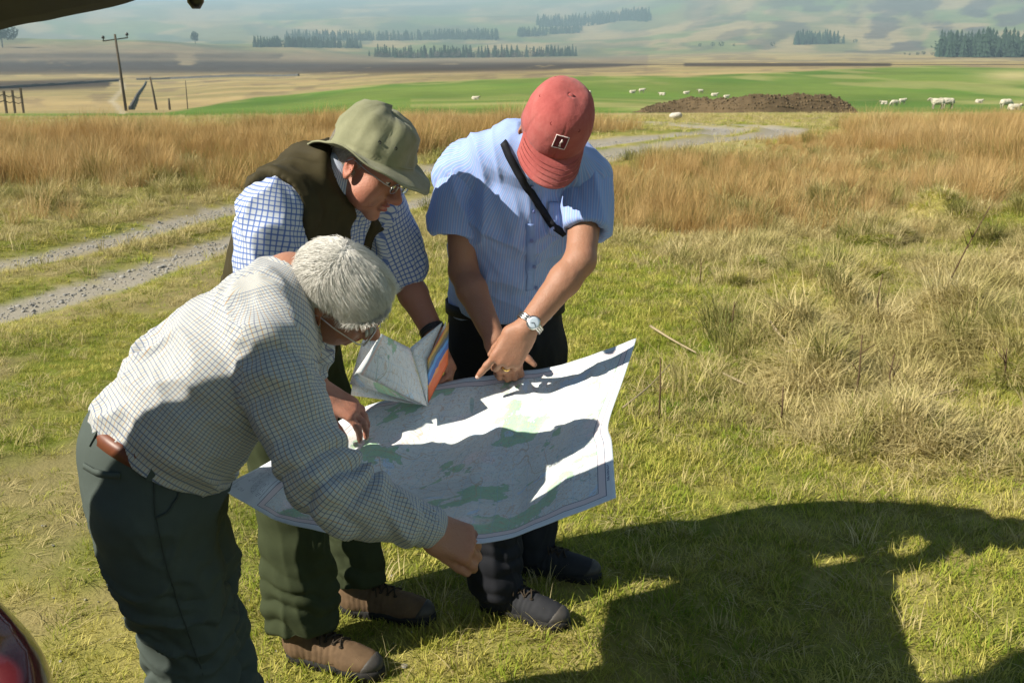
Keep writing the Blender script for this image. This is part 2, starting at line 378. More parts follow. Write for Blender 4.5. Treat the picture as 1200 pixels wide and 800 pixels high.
def sdf_hand(f, w, d, back, thumb_side, curl=(20, 25, 20), splay=6, scale=1.0, index=None, thumb=(0.75, 0.55, -0.35), each=(0, 0, 0, 0)):
    """w wrist, d along the palm, back = back of the hand; thumb_side +1/-1 picks the side across the palm. Returns the joints."""
    d = unit(d); back = unit(np.asarray(back, float)-d*(np.asarray(back)@d)); s = np.cross(back, d)*thumb_side; sc = scale
    kn = [w+sc*(d*a+s*b+back*c) for a, b, c in ((.094, .029, .002), (.097, .0095, .005), (.092, -.0105, .003), (.083, -.029, -.001))]
    f.ecap(w, w+d*.030*sc, s, s, (.029*sc, .021*sc), (.033*sc, .019*sc), .012)
    for k in range(4): f.cone(w+sc*(d*.012+s*(.020-.0135*k)), kn[k], .0150*sc, .0128*sc, .012)
    f.cone(w+sc*(d*.03+s*.030-back*.006), w+sc*(d*.075+s*.020-back*.006), .015*sc, .012*sc, .012)
    out = []
    for k, L in enumerate((.072, .080, .075, .058)):
        cu = (curl if not (k == 0 and index) else index); ang = 0; dirn = unit(d+s*math.tan(radians(splay*(1.2-k*0.85)))); p = kn[k]; js = [p]; r = (.0098, .0092, .0084, .0072)
        for j, fr in enumerate((.46, .30, .24)):
            ang += radians(cu[j]+(each[k] if not (k == 0 and index) else 0)); dd = cos(ang)*dirn-sin(ang)*back; n = p+dd*L*fr*sc
            f.cone(p, n, r[j]*sc*(0.88 if k == 3 else 1), r[j+1]*sc*(0.88 if k == 3 else 1), .0035); js.append(n); p = n
        f.ell(js[1], np.eye(3), (.0104*sc,)*3, .004); out.append(js)
    b = w+sc*(d*.022+s*.026-back*.004); td = unit(d*thumb[0]+s*thumb[1]+back*thumb[2])
    p1 = b+td*.044*sc; td2 = unit(td+d*.35); p2 = p1+td2*.034*sc; p3 = p2+unit(td2+d*.3)*.024*sc
    f.cone(b, p1, .0165*sc, .0120*sc, .010); f.cone(p1, p2, .0115*sc, .0105*sc, .004); f.cone(p2, p3, .0105*sc, .0080*sc, .004)
    return out, [b, p1, p2, p3]
def sdf_arm(f, sh, el, wr, r=(.047, .040, .029)):
    f.chain([sh, el], [r[0], r[1]], .02); m = el+(wr-el)*.28; f.chain([el, m, wr], [r[1], r[1]*1.04, r[2]], .015)
def nails(root, joints, back, mat, scale=1.0):
    for k in range(4):
        a, e = joints[k][2], joints[k][3]; t = unit(e-a); n = unit(np.asarray(back)-t*(np.asarray(back)@t)); sd = np.cross(t, n); V = []; F = []
        c = e-t*.001+n*(.0070 if k < 3 else .0060)*scale
        for i in range(5):
            for j in range(5): y = (j-2)/2; x = (i-2)/2; V.append(c+t*x*.0058*scale+sd*y*.0050*scale*(1-.12*x*x)-n*(.0022*y*y+.0012*x*x)*scale+n*.0006)
        for i in range(4):
            for j in range(4): F.append((i*5+j, i*5+j+1, i*5+j+6, i*5+j+5))
        MB().add(V, F).build('fingernail', mat, root)
def spread(*pts, m=0.16):
    a = np.array([p for p in pts]); return a.min(0)-m, a.max(0)+m
def settle(root, base):
    T = Matrix.Translation(-Vector(base)); done = set()
    def rec(o):
        if o.data is not None and (o.type, o.data.name) not in done:
            done.add((o.type, o.data.name))
            if o.type == 'CURVES':
                at = o.data.attributes['position'].data; v = np.zeros(len(at)*3, np.float32); at.foreach_get('vector', v)
                at.foreach_set('vector', (v.reshape(-1, 3)-np.asarray(base, np.float32)).ravel())
            else: o.data.transform(T)
        for c in o.children: rec(c)
    bpy.context.view_layer.update(); rec(root); root.location = base
def flush_attr(me, V, spots):
    a = me.color_attributes.new('flush', 'FLOAT_COLOR', 'POINT'); v = np.zeros(len(V))
    for c, r, s in spots: v = np.maximum(v, s*np.exp(-((V-c)**2).sum(1)/r**2))
    c = np.stack([v, v, v, np.ones_like(v)], 1).astype(np.float32); a.data.foreach_set('color', c.ravel())
def cloth(name, f, mat, parent, bones, fold, smooth=1, bias=None, **kw):
    V, Q = f.mesh(smooth); N = normals(V, Q)
    for fo in fold: V = folds(V, N, *fo[:1], **fo[1]) if isinstance(fo, tuple) else fo(V, N)
    me = mesh_np(name, V, Q)
    if bones:
        uv, fb = bone_uv(V, Q, bones, bias); uv_set(me, uv)
    return link(name, me, mat, parent, **kw)
def near(V, p, r):
    return np.exp(-((V-np.asarray(p))**2).sum(1)/r**2)
def ring_fold(p, ax, n, gap, amp, r, seed=0):
    """bunched rings of cloth round a joint"""
    ax = unit(ax)
    def go(V, N):
        t = (V-p)@ax; w = fbm(V*7, 2, seed)*2.2; m = np.exp(-(((V-p)**2).sum(1))/r**2)
        return V+N*(m*amp*(np.abs(np.sin((t/gap+w)*pi))-0.5))[:, None]
    return go
def boot(root, heel, direc, mats, L=0.29, high=0.135, name='boot', shaft=True, lean=None):
    """walking boot: heel and direction on the ground; parts upper, toe cap, sole, laces"""
    d = unit(A(direc[0], direc[1], 0)); l = A(-d[1], d[0], 0); k = L/0.29; R = np.stack([d, l, A(0, 0, 1)], 1)
    q = lambda x, y, z: heel+(d*x+l*y)*k+A(0, 0, z*k)
    lo, hi = spread(q(-.03, 0, -.01), q(.31, 0, .0), q(0, 0, high+.06), m=.08)
    u = SDF(lo, hi, .0045)
    u.ell(q(.035, 0, .050), R, (.052, .042, .055), .01); u.cone(q(.05, 0, .045), q(.19, 0, .036), .045, .042, .02)
    u.ell(q(.215, .0, .036), R, (.075, .046, .036), .02); u.cone(q(.07, 0, .07), q(.165, 0, .055), .036, .028, .02)
    u.cone(q(.045, 0, .06), q(.040, 0, high), .046, .050, .02); u.cut(q(0, 0, .018), A(0, 0, -1)); u.cut(q(0, 0, high+.012), A(-.12*d[0], -.12*d[1], 1))
    V, Q = u.mesh(1); N = normals(V, Q); m = np.exp(-(((V-q(.10, 0, .08))**2).sum(1))/.07**2)
    V = V+N*(m*(np.abs(np.sin(((V-heel)@d)*170+fbm(V*20, 2)*4))-.5)*.005)[:, None]
    V = V+N*((fbm(V*30, 3)-.5)*.004)[:, None]
    b = link(name, mesh_np(name, V, Q), mats[0], root)
    t = SDF(lo, hi, .0045); t.ell(q(.217, 0, .036), R, (.077, .048, .038), .01); t.cut(q(.225, 0, 0), -d+A(0, 0, .6)); t.cut(q(0, 0, .018), A(0, 0, -1))
    V, Q = t.mesh(1); link('toe_cap', mesh_np('toe_cap', V, Q), mats[1], b)
    s = SDF(lo, hi, .0045); s.ecap(q(.035, 0, .012), q(.24, 0, .012), l, l, (.043, .05), (.046, .05), .01); s.ell(q(.235, 0, .012), R, (.062, .049, .05), .01)
    s.cut(q(0, 0, .028), A(0, 0, 1)); s.cut(q(0, 0, -.004), A(0, 0, -1)); V, Q = s.mesh(1)
    V = V-0.004*np.where((np.sin(((V-heel)@d)*330) > 0.2) & (V[:, 2]-heel[2] < .012), 1, 0)[:, None]*normals(V, Q)
    link('sole', mesh_np('sole', V, Q), mats[2], b)
    z0 = [(.178, .070), (.155, .083), (.132, .096), (.110, .110), (.093, .126)]; lm = MB(); T = BVHTree.FromPolygons([v.co for v in b.data.vertices], [tuple(p.vertices) for p in b.data.polygons])
    def top(x, y, out=.003):
        o_ = q(x, y, .30); h = T.ray_cast(Vector(o_), Vector((0, 0, -1)), .4); return (np.array(h[0])+np.array(h[1])*out) if h[0] is not None else q(x, y, .09)
    for i, (x, z) in enumerate(z0[:4]):
        for sy in (-1, 1):
            p = top(x, .021*sy, .0015); torus(lm, p, R, .0045, .0018, 8)
            lm.tube([top(x, .021*sy), top(x-.006, .010*sy, .005), top(x-.011, 0, .006), top(x-.016, -.010*sy, .005), top(x-.022, -.021*sy)], .0026, 5)
    c_ = top(.092, 0, .006); lm.tube([c_, c_+d*.018+l*.025-A(0, 0, .004), c_+d*.030+l*.040-A(0, 0, .022), c_+d*.016+l*.030-A(0, 0, .012), c_], .0024, 5)
    lm.tube([c_, c_+d*.022-l*.028-A(0, 0, .006), c_+d*.030-l*.042-A(0, 0, .03)], .0024, 5); lm.tube([c_, c_+d*.05-l*.02-A(0, 0, .03), c_+d*.07-l*.034-A(0, 0, .055)], .0022, 5)
    sm = MB()
    for x0, z00 in ((.060, .11), (.135, .075)):
        pts = []
        for k in range(9):
            a_ = pi*k/8; o_ = q(x0-.02*sin(a_), cos(a_)*.15, .035+.055*sin(a_)); dr = q(x0, 0, .035+.05*sin(a_))-o_; h = T.ray_cast(Vector(o_), Vector(unit(dr)), .4)
            if h[0] is not None: pts.append(np.array(h[0])+np.array(h[1])*.0008)
        if len(pts) > 3: sm.tube(pts, .0016, 5)
    sm.build('seam', mats[1], b)
    lm.build('lace', mats[3], b)
    return b
def spectacles(root, o, R, s=0.96, rim='metal', lens_r=.021, temple_up=.01):
    q = lambda *v: o+R@(A(*v)*s)
    g = MB(); Rl = R@np.array([[0, 0, 1], [1, 0, 0], [0, 1, 0]], float)
    for y in (-1, 1): torus(g, q(.113, .034*y, .010), Rl, lens_r*s, .0013, 22, 1.15, .85)
    g.tube([q(.113, .011, .014), q(.118, 0, .017), q(.113, -.011, .014)], .0012, 6)
    for y in (-1, 1): g.tube([q(.113, .058*y, .015), q(.10, .072*y, .017), q(.04, .080*y, .020), q(-.005, .083*y, .026), q(-.022, .084*y, .006)], .0014, 6)
    fr = g.build('spectacles', M[rim], root)
    for y in (-1, 1):
        n = 20; V = [q(.113, .034*y, .010)+Rl@A(lens_r*s*1.13*cos(2*pi*k/n), lens_r*s*.83*sin(2*pi*k/n), 0) for k in range(n)]
        b = MB(); c = q(.1145, .034*y, .010); b.add(V+[c]+[v-R[:, 0]*.0012 for v in V]+[c-R[:, 0]*.0012], [(k, (k+1) % n, n) for k in range(n)]+[(n+1+(k+1) % n, n+1+k, 2*n+1) for k in range(n)]+[(k, n+1+k, n+1+(k+1) % n, (k+1) % n) for k in range(n)]); b.build('lens', M['glass'], fr)
    return fr
def eyes(root, o, R, s=0.96):
    q = lambda *v: o+R@(A(*v)*s)
    for y in (-1, 1):
        f = SDF(q(.08, .032*y, .016)-.02, q(.08, .032*y, .016)+.02, .0018); f.ell(q(.0815, .032*y, .0155), R, (.0138*s, .0126*s, .008*s), .001); V, Q = f.mesh(1)
        e = link('eye', mesh_np('eye', V, Q), M['eye'], root)
        f = SDF(q(.08, .032*y, .016)-.02, q(.08, .032*y, .016)+.02, .0018); f.ell(q(.0935, .032*y, .0140), R, (.0026, .0055, .0055), .001); V, Q = f.mesh(0)
        link('iris', mesh_np('iris', V, Q), M['iris'], e)
    f = SDF(q(.10, 0, -.055)-.045, q(.10, 0, -.055)+.045, .0022); f.ell(q(.1005, 0, -.0485), R, (.0088*s, .0225*s, .0046*s), .003); f.ell(q(.0985, 0, -.0612), R, (.0098*s, .0195*s, .0056*s), .003)
    f.ell(q(.111, 0, -.0548), R, (.012, .026, .0018), .002, True); V, Q = f.mesh(1); link('lips', mesh_np('lips', V, Q), M['lip'], root)
def hair_curves(name, root, P0, D, mat, seg=6, r=0.0006):
    """P0 roots (n,3); D steps (n,seg,3)"""
    n = len(P0); hc = bpy.data.hair_curves.new(name); hc.add_curves([seg+1]*n)
    pts = np.concatenate([P0[:, None], P0[:, None]+np.cumsum(D, 1)], 1).astype(np.float32)
    hc.attributes['position'].data.foreach_set('vector', pts.ravel())
    a = hc.attributes.get('radius') or hc.attributes.new('radius', 'FLOAT', 'POINT')
    rr = np.tile(np.linspace(1, 0.35, seg+1)*r, n).astype(np.float32); a.data.foreach_set('value', rr)
    hc.materials.append(mat); o = bpy.data.objects.new(name, hc); C.objects.link(o); o.parent = root; return o
def hair_mat(name, c0, c1):
    t = NT(name); h = t.n('HairInfo'); n = t.noise(60, 3, 0.6, t.coord())
    return t.set(t.mix(t.math('ADD', t.math('MULTIPLY', h.outputs['Random'], .6), t.math('MULTIPLY', n, .4)), c0, c1), 0.5, 0.35)
M['white_hair'] = hair_mat('white_hair', (0.44, 0.425, 0.38), (0.80, 0.78, 0.73)); M['grey_hair'] = hair_mat('grey_hair', (0.20, 0.17, 0.14), (0.48, 0.44, 0.38))
def comb(root, name, o, R, V, N, mask, n, flow, length, lift, mat, seg=6, r=.0006, sag=0.0, scale=0.96):
    loc = (V-o)@R/scale; I = np.flatnonzero(mask(loc)); 
    if not len(I): return
    I = RNG.choice(I, n); p = V[I]+RNG.normal(0, .0022, (n, 3)); nn = N[I]; l = loc[I]
    fl = flow(l)@R.T; fl = fl-nn*(fl*nn).sum(1)[:, None]; fl /= np.maximum(np.linalg.norm(fl, axis=1), 1e-6)[:, None]
    L = length(l)*RNG.uniform(.7, 1.15, n); D = np.zeros((n, seg, 3)); clump = (np.stack([noise3(l*55, 3), noise3(l*55, 4), noise3(l*55, 5)], 1)-.5)*.16
    for k in range(seg):
        t = k/(seg-1); v = fl*(0.75+.35*t)+nn*(lift*(1-1.5*t))+(clump+RNG.normal(0, .035, (n, 3)))*(0.35+.4*t)+A(0, 0, -sag*t); D[:, k] = v/np.linalg.norm(v, axis=1)[:, None]*(L/seg)[:, None]
    return hair_curves(name, root, p, D, mat, seg, r)
# ================================================================== THE THREE PEOPLE
def walker_body(name, J, Rh, skin, hands, spots, label, h=.0045, group=None, jowl=1.0, tuck=0):
    pts = [v for k, v in J.items()]; lo, hi = spread(*pts, m=.17); f = SDF(lo, hi, h)
    side = J['side']
    f.ecap(J['pelvis'], J['belly'], side, side, (.135, .09), (.13, .09), .03); f.ecap(J['belly'], J['chest'], side, side, (.13, .09), (.145, .095), .03)
    f.ecap(J['chest'], J['top'], side, side, (.145, .095), (.12, .06), .03)
    for s in 'RL':
        f.cone(J['top'], J['sh'+s], .055, .048, .03); sdf_arm(f, J['sh'+s], J['el'+s], J['wr'+s])
        f.chain([J['hip'+s], J['kn'+s], J['an'+s]], [.078, .052, .04], .03)
        f.cone(J['an'+s], J['an'+s]+A(0, 0, -.045)+J['foot'+s]*.05, .034, .028, .02)
    f.chain([J['top'], J['neck'], J['head']+Rh@A(-.022, 0, -.045)], [.07, .058, .056], .03)
    sdf_head(f, J['head'], Rh, jowl=jowl)
    hj = [sdf_hand(f, *hd[0], **hd[1]) for hd in hands]
    V, Q = f.mesh(1); N = normals(V, Q)
    V = V+N*((fbm(V*55, 2, 9)-.5)*.0012)[:, None]
    lz = ((V-J['head'])@Rh); V = V-N*(tuck*sst(.030 if tuck < .016 else .0, .050 if tuck < .016 else .02, lz[:, 2])*(np.linalg.norm(lz, axis=1) < .2))[:, None]
    me = mesh_np(name, V, Q); flush_attr(me, V, [(J['head']+Rh@A(*c), r, s) for c, r, s in spots]+[(j[3], .02, .5) for hd in hj for j in hd[0]]+[(j[0], .018, .45) for hd in hj for j in hd[0]])
    o = link(name, me, skin, None, label, 'person', group, 'thing')
    return o, V, N, hj
EARS = [((.12, 0, -.02), .03, .8), ((-.005, .085, 0), .035, 1.0), ((-.005, -.085, 0), .035, 1.0), ((.06, .05, -.02), .035, .6), ((.06, -.05, -.02), .035, .6)]
GRP = 'walkers bent over the open map'
K1 = .955
def P1(px, py, Y): return P(px, py, Y*K1)
# ---------------------------------------------------------------- man in the tattersall shirt (left, nearest)
side = unit(A(.47, -.88, 0))                       # towards his right arm
f1 = A(.88, .47, 0)
J = dict(pelvis=P1(182, 556, 1.98), belly=P1(225, 475, 2.01), chest=P1(300, 385, 2.08), top=P1(315, 352, 2.11), neck=P1(340, 332, 2.13), head=P1(392, 347, 2.13),
         shR=P1(312, 400, 1.93), elR=P1(384, 566, 1.82), wrR=P1(500, 617, 1.86), shL=P1(352, 374, 2.22), elL=P1(335, 462, 2.28), wrL=P1(330, 515, 2.22),
         hipR=P1(174, 600, 1.90), hipL=P1(205, 590, 2.07), knR=P1(220, 745, 1.95), knL=P1(236, 735, 2.10), anR=A(-.68, 1.82, .09), anL=A(-.66, 2.06, .09), footR=f1, footL=unit(f1+A(0, .2, 0)))
up1 = unit(A(.534, -.608, .58)); fw1 = unit(A(.75, .031, -.657))
Rh = frame_fz(fw1, up1); Jm = dict(J); Jm['side'] = side
# lift hand 1: grips the near edge of the map
h1 = ((J['wrR'], P1(552, 640, 1.865)-J['wrR'], A(.10, -.75, .65)), dict(thumb_side=-1, curl=(38, 55, 35), splay=3, index=(35, 30, 20), each=(0, 4, 9, 14), thumb=(.92, .25, -.28), scale=.98))
h2 = ((J['wrL'], P1(352, 548, 2.14)-J['wrL'], A(-.6, .1, .8)), dict(thumb_side=1, curl=(40, 45, 30)))
def pts_only(j): return {k: v for k, v in j.items() if k not in ('side', 'footR', 'footL')}
def make_body(name, J, side, Rh, skin, hands, spots, label, jowl=1.0, tuck=0):
    class D(dict): pass
    d = D(pts_only(J)); d['side'] = side; d['footR'] = J['footR']; d['footL'] = J['footL']
    real = D.items; d.items = lambda: [(k, v) for k, v in real(d) if k not in ('side', 'footR', 'footL')]
    return walker_body(name, d, Rh, skin, hands, spots, label, group=None, jowl=jowl, tuck=tuck)
m1, V1, N1, hj1 = make_body('person', J, side, Rh, M['skin_a'], [h1, h2], EARS, 'white haired man in small checked shirt and grey green trousers bending far over the map', 1.08)
# shirt
def torso_bone(st, sd, w, d): return Bone(st, sd, w, d, 18)
def lerp_c(a, b, t): return a+(b-a)*t
st = [P1(166, 540, 1.975), P1(192, 512, 1.98), P1(226, 470, 2.01), P1(266, 432, 2.035), P1(303, 385, 2.075), P1(323, 352, 2.11)]
wd = [(.169, .136), (.167, .133), (.171, .139), (.178, .134), (.172, .112), (.114, .080)]
lo, hi = spread(*st, J['elR'], J['wrR'], J['shL'], J['elL'], J['wrL'], m=.22); f = SDF(lo, hi, .0055)
sd_ = [unit(side+A(0, 0, z)) for z in (.0, .02, .08, .18, .30, .34)]
for i in range(5): f.ecap(st[i], st[i+1], sd_[i], sd_[i+1], wd[i], wd[i+1], .03)
ax = unit(st[1]-st[0]); cutp = P1(186, 515, 1.98)
f.cut(P1(106, 480, 1.98), -(unit(A(.43, .10, .62))))
f.ecap(P1(330, 341, 2.12), P1(342, 340, 2.125), side, side, (.074, .070), (.068, .066), .008)
f.cone(P1(314, 365, 2.10), J['shR']+A(.0, .02, .0), .080, .072, .04); f.cone(P1(335, 356, 2.11), J['shL'], .070, .062, .04)
aR = spline([J['shR'], lerp_c(J['shR'], J['elR'], .5)+A(-.012, -.01, 0), J['elR'], lerp_c(J['elR'], J['wrR'], .5)+A(0, -.005, -.008), J['wrR']-unit(J['wrR']-J['elR'])*.004], 9)
f.chain(aR, [.069, .067, .065, .062, .060, .056, .051, .045, .040], .02)
f.cut(J['wrR'], unit(J['wrR']-J['elR'])) if False else None
cu = unit(J['wrR']-J['elR']); f.cone(J['wrR']-cu*.055, J['wrR']-cu*.002, .0425, .0415, .006)
aL = spline([J['shL'], J['elL'], J['wrL']], 7); f.chain(aL, [.072, .068, .062, .056, .052, .045, .040], .02)
tb = torso_bone(st, side, .175, .125); ab = Bone(aR, A(0, 0, 1), .062, .062, 18); lb = Bone(aL, A(0, 0, 1), .058, .058, 12); nb = Bone([P1(330, 345, 2.115), P1(362, 332, 2.13)], side, .07, .07, 3)
gar = np.array([.75, .35, -.55])
def f_torso(V, N):
    d, _ = ab.wrap(V); m = 1-np.exp(-np.maximum(d-1.1, 0)*2.2); lowm = .35+.65*np.clip((1.30-V[:, 2])/.3, 0, 1)
    return folds(V, N, A(.80, .0, -.60), 11, 5, .026, 3, 1.2, m*lowm)
def f_arm(V, N):
    d, r = ab.wrap(V); m = np.exp(-np.maximum(d-1.15, 0)*6)
    s = r[:, 1]; n = ab.L[-1]
    V = folds(V, N, A(.65, -.2, -.70), 15, 3.5, .016, 8, 1.0, m)
    N = N; b = np.exp(-((s-.31)/.085)**2)+.55*np.exp(-((s-.05)/.06)**2)+.5*np.exp(-((s-.47)/.06)**2)
    return V+N*(m*b*(np.abs(np.sin((s/.062+.35*np.sin(r[:, 0]*1+1)+fbm(V*9, 2, 4)*1.6)*pi))-.5)*.017)[:, None]
shirt = cloth('shirt', f, M['tattersall'], m1, [tb, ab, lb, nb], [f_torso, f_arm], bias=[-.12, 0, 0, .15])
# collar flap, yoke seam, cuff, buttons
def collar(root, c, up, R3, rx, ry, hgt, mat, open_deg=26, drop=.03, n=40):
    """stand-up collar folded over: R3 columns side, forward, up"""
    V = []; F = []; prof = [(1.0, -.012), (1.0, hgt), (1.05, hgt+.004), (1.13, hgt-.010), (1.22, hgt-drop-.008), (1.20, hgt-drop-.010), (1.09, hgt-.014), (.97, hgt-.006), (.95, -.012)]
    for i in range(n+1):
        a = radians(open_deg+(360-2*open_deg)*i/n)
        pt = 1+.5*max(0, 1-min(i, n-i)/5.)
        for r, z in prof: V.append(c+R3@A(rx*r*sin(a), ry*r*cos(a), z if r < 1.1 else z-(pt-1)*.035))
    m = len(prof)
    for i in range(n):
        for k in range(m): F.append((i*m+k, i*m+(k+1) % m, (i+1)*m+(k+1) % m, (i+1)*m+k))
    F.append(tuple(range(m-1, -1, -1))); F.append(tuple(n*m+k for k in range(m)))
    me = bpy.data.meshes.new('collar'); me.from_pydata([tuple(v) for v in V], [], F); me.polygons.foreach_set('use_smooth', np.ones(len(F), bool))
    uv = []
    for p in me.polygons:
        for vi in p.vertices:
            i, k = divmod(vi, m); uv.append((i*(2*pi*rx*1.1)/n, [0, .03, .034, .045, .075, .08, .11, .12, .15][k]))
    uv_set(me, uv); me.update()
    return link('collar', me, mat, root)
nup = unit(P1(372, 328, 2.14)-P1(332, 348, 2.11)); Rc = np.stack([side, unit(np.cross(nup, side)), nup], 1)
if (Rc[:, 1]@fw1) < 0: Rc[:, 1] *= -1
collar(shirt, P1(335, 341, 2.125), nup, Rc, .066, .066, .030, M['tattersall'], 28, .032)
cf = SDF(J['wrR']-.1, J['wrR']+.1, .004); cf.cone(J['wrR']-cu*.060, J['wrR']+cu*.004, .0450, .0430, .004); cf.cut(J['wrR']-cu*.058, -cu); cf.cut(J['wrR']+cu*.006, cu); cf.cone(J['wrR']-cu*.02, J['wrR']+cu*.03, .0385, .0385, .003, True)
cloth('cuff', cf, M['tattersall'], shirt, [Bone([J['wrR']-cu*.08, J['wrR']+cu*.02], A(0, 0, 1), .042, .042, 3)], [])
# trousers
def trousers(root, J, side, pw, lr, mat, fold, hip_top, h=.0055, waist_cut=None, name='trousers', hem=None):
    pts = [J['pelvis'], hip_top, J['hipR'], J['hipL'], J['knR'], J['knL'], J['anR'], J['anL']]; lo, hi = spread(*pts, m=.2); f = SDF(lo, hi, h)
    f.ecap(J['pelvis'], hip_top, side, side, pw[0], pw[1], .03)
    for s in 'RL':
        leg = spline([J['hip'+s], lerp_c(J['hip'+s], J['kn'+s], .5), J['kn'+s], lerp_c(J['kn'+s], J['an'+s], .5), J['an'+s]], 9)
        f.cone(J['pelvis'], J['hip'+s], pw[0][1]*.9, lr[0], .05); f.chain(leg, lr, .02)
    if waist_cut is not None: f.cut(*waist_cut)
    for s in 'RL': f.cut(J['an'+s]+A(0, 0, hem if hem is not None else -.02), A(0, 0, -1)) if hem is not False else None
    return cloth(name, f, mat, root, None, fold)
hip_top = P1(166, 522, 1.975)
def f_t1(V, N):
    w = np.clip((.95-V[:, 2])/.35, .15, 1); V = folds(V, N, A(.75, -.35, -.45), 12, 5, .022, 21, 1.1, w)
    k = near(V, J['knR'], .20)+near(V, J['knL'], .20)
    return V+N*(k*(np.abs(np.sin(((V[:, 2]+.35*V[:, 0])/.085+fbm(V*7, 3, 3)*4.0)*pi))-.5)*.013)[:, None]
tr = trousers(m1, J, side, ((.162, .137), (.152, .119)), [.104, .101, .095, .088, .081, .077, .074, .071, .068], M['grey_twill'], [f_t1], hip_top, waist_cut=(P1(158, 499, 1.975), unit(A(.40, .10, .75))))
# belt
axb = unit(A(.42, .10, .72)); bp = P1(160, 510, 1.975)
def band(root, name, c, up, sd, rx, ry, hgt, mat, n=64, thick=.004, **kw):
    fwd = unit(np.cross(up, sd)); V = []; F = []
    for i in range(n):
        a = 2*pi*i/n; e = A(sin(a)*rx, cos(a)*ry)
        for k, (r, z) in enumerate(((1, -.5), (1+thick/rx, -.5), (1+thick/rx, .5), (1, .5))): V.append(c+sd*e[0]*r+fwd*e[1]*r+up*z*hgt)
    for i in range(n):
        for k in range(4): F.append((i*4+k, i*4+(k+1) % 4, ((i+1) % n)*4+(k+1) % 4, ((i+1) % n)*4+k))
    b = MB(); b.add(V, F); return b.build(name, mat, root, **kw)
belt = band(tr, 'belt', P1(178, 520, 1.975), axb, side, .158, .127, .032, M['brown_leather'])
for a in (-150, -105, -60, 100, 160):
    e = radians(a); c = P1(178, 520, 1.975)+side*sin(e)*.163+unit(np.cross(axb, side))*cos(e)*.132
    n = unit(side*sin(e)/.166+unit(np.cross(axb, side))*cos(e)/.133); MB().box(c, (.012, .005, .050), np.stack([unit(np.cross(axb, n)), n, axb], 1)).build('belt_loop', M['grey_twill'], tr, smooth=False)
spectacles(m1, J['head'], Rh, lens_r=.022); eyes(m1, J['head'], Rh)
# white hair: thick, combed from the crown forward over the temple
scalp = SDF(J['head']-.2, J['head']+.2, .005)
scalp.ell(J['head']+Rh@A(-.012, 0, .052)*.96, Rh, (.0985, .078, .089), .01); scalp.ell(J['head']+Rh@A(.03, 0, .075)*.96, Rh, (.062, .068, .062), .02)
scalp.cut(J['head']+Rh@A(.022, 0, .036), Rh@A(.62, 0, -.78)); scalp.cut(J['head']+Rh@A(0, 0, -.030), Rh@A(-.25, 0, -1))
for y in (-1, 1): scalp.ell(J['head']+Rh@A(.010, .090*y, .006), Rh, (.042, .034, .048), .006, True)
V, Q = scalp.mesh(1); Ns = normals(V, Q)
for_hair = V.copy(); V = V+Ns*((fbm(((V-J['head'])@Rh)*A(20, 70, 30), 3, 2)-.5)*.007)[:, None]
hairbase = link('hair', mesh_np('hair', V, Q), plain('white_hair_mass', (.50, .485, .45), .6, .3, .2, 120, .3), m1)
def flow1(l):
    t = sst(-.085, -.02, l[:, 0])[:, None]; sg = np.sign(l[:, 1:2]-.02); lowside = sst(.10, .05, l[:, 2])[:, None]
    topf = A(.62, 0, -.22)+A(0, .55, 0)*sg*(.35+.65*lowside)+A(.1, 0, -.9)*lowside*.8
    return (1-t)*A(-.35, 0, -1)+t*topf+.25*(np.stack([noise3(l*28, 71), noise3(l*28, 72), noise3(l*28, 73)], 1)-.5)
comb(hairbase, 'hair_strands', J['head'], Rh, V, Ns, lambda l: (l[:, 2] > -.06) & ~((np.abs(l[:, 1]) > .055) & (l[:, 2] < .062) & (l[:, 0] > -.035) & (l[:, 0] < .06)), 26000, flow1, lambda l: .023+.012*(l[:, 0] > .03), .02, M['white_hair'], 6, .0004)
for y in (-1, 1):
    eb = MB()
    for k in range(16): c = J['head']+Rh@A(.103-.012*abs(k/15-.2), y*(.012+.034*k/15), .036+.004*sin(k))*.96; eb.tube([c, c+Rh@A(.006, y*.006, -.004), c+Rh@A(.009, y*.010, -.009)], [.0011, .0009, .0004], 4)
    eb.build('eyebrow', M['white_hair'], m1)['kind'] = 'stuff'
boot(m1, A(-.72, 1.79, .0), f1, (M['boot_leather'], M['boot_toe'], M['rubber'], M['lace'])); boot(m1, A(-.70, 2.07, .0), f1, (M['boot_leather'], M['boot_toe'], M['rubber'], M['lace']))
settle(m1, A(-.62, 1.92, 0)); J1 = J
# ---------------------------------------------------------------- man in the waistcoat and sun hat (behind, left)
def lathe_hat(): pass
def grid_mesh(name, Pts, mats, root, closed_u=False, thick=None, uvs=None, **kw):
    """Pts (n,m,3) sheet; thick gives it a real thickness"""
    n, m, _ = Pts.shape; V = Pts.reshape(-1, 3); Q = []
    for i in range(n if closed_u else n-1):
        a = i*m+np.arange(m-1); b = ((i+1) % n)*m+np.arange(m-1); Q.append(np.stack([a, b, b+1, a+1], 1))
    Q = np.concatenate(Q)
    if thick:
        N = normals(V, Q); k = len(V); W2 = V-N*thick; Q2 = Q[:, ::-1]+k; E = []
        e = {}
        for q in Q:
            for i in range(4):
                a, b = int(q[i]), int(q[(i+1) % 4])
                if (b, a) in e: del e[(b, a)]
                else: e[(a, b)] = 1
        E = np.array([(b, a, a+k, b+k) for a, b in e])
        V = np.vstack([V, W2]); Q = np.vstack([Q, Q2, E])
    me = mesh_np(name, V, Q)
    if uvs is not None:
        u = uvs.reshape(-1, 2); u = np.vstack([u, u]) if thick else u; uv_set(me, u[Q].reshape(-1, 2))
    return link(name, me, mats, root, **kw)
def bend(a, el): return A(cos(a)*cos(el), sin(a)*cos(el), sin(el))
K2 = .978
def P2(px, py, Y): return P(px, py, Y*K2)
side = unit(A(-.42, -.91, 0)); f2 = unit(A(.91, -.42, 0))
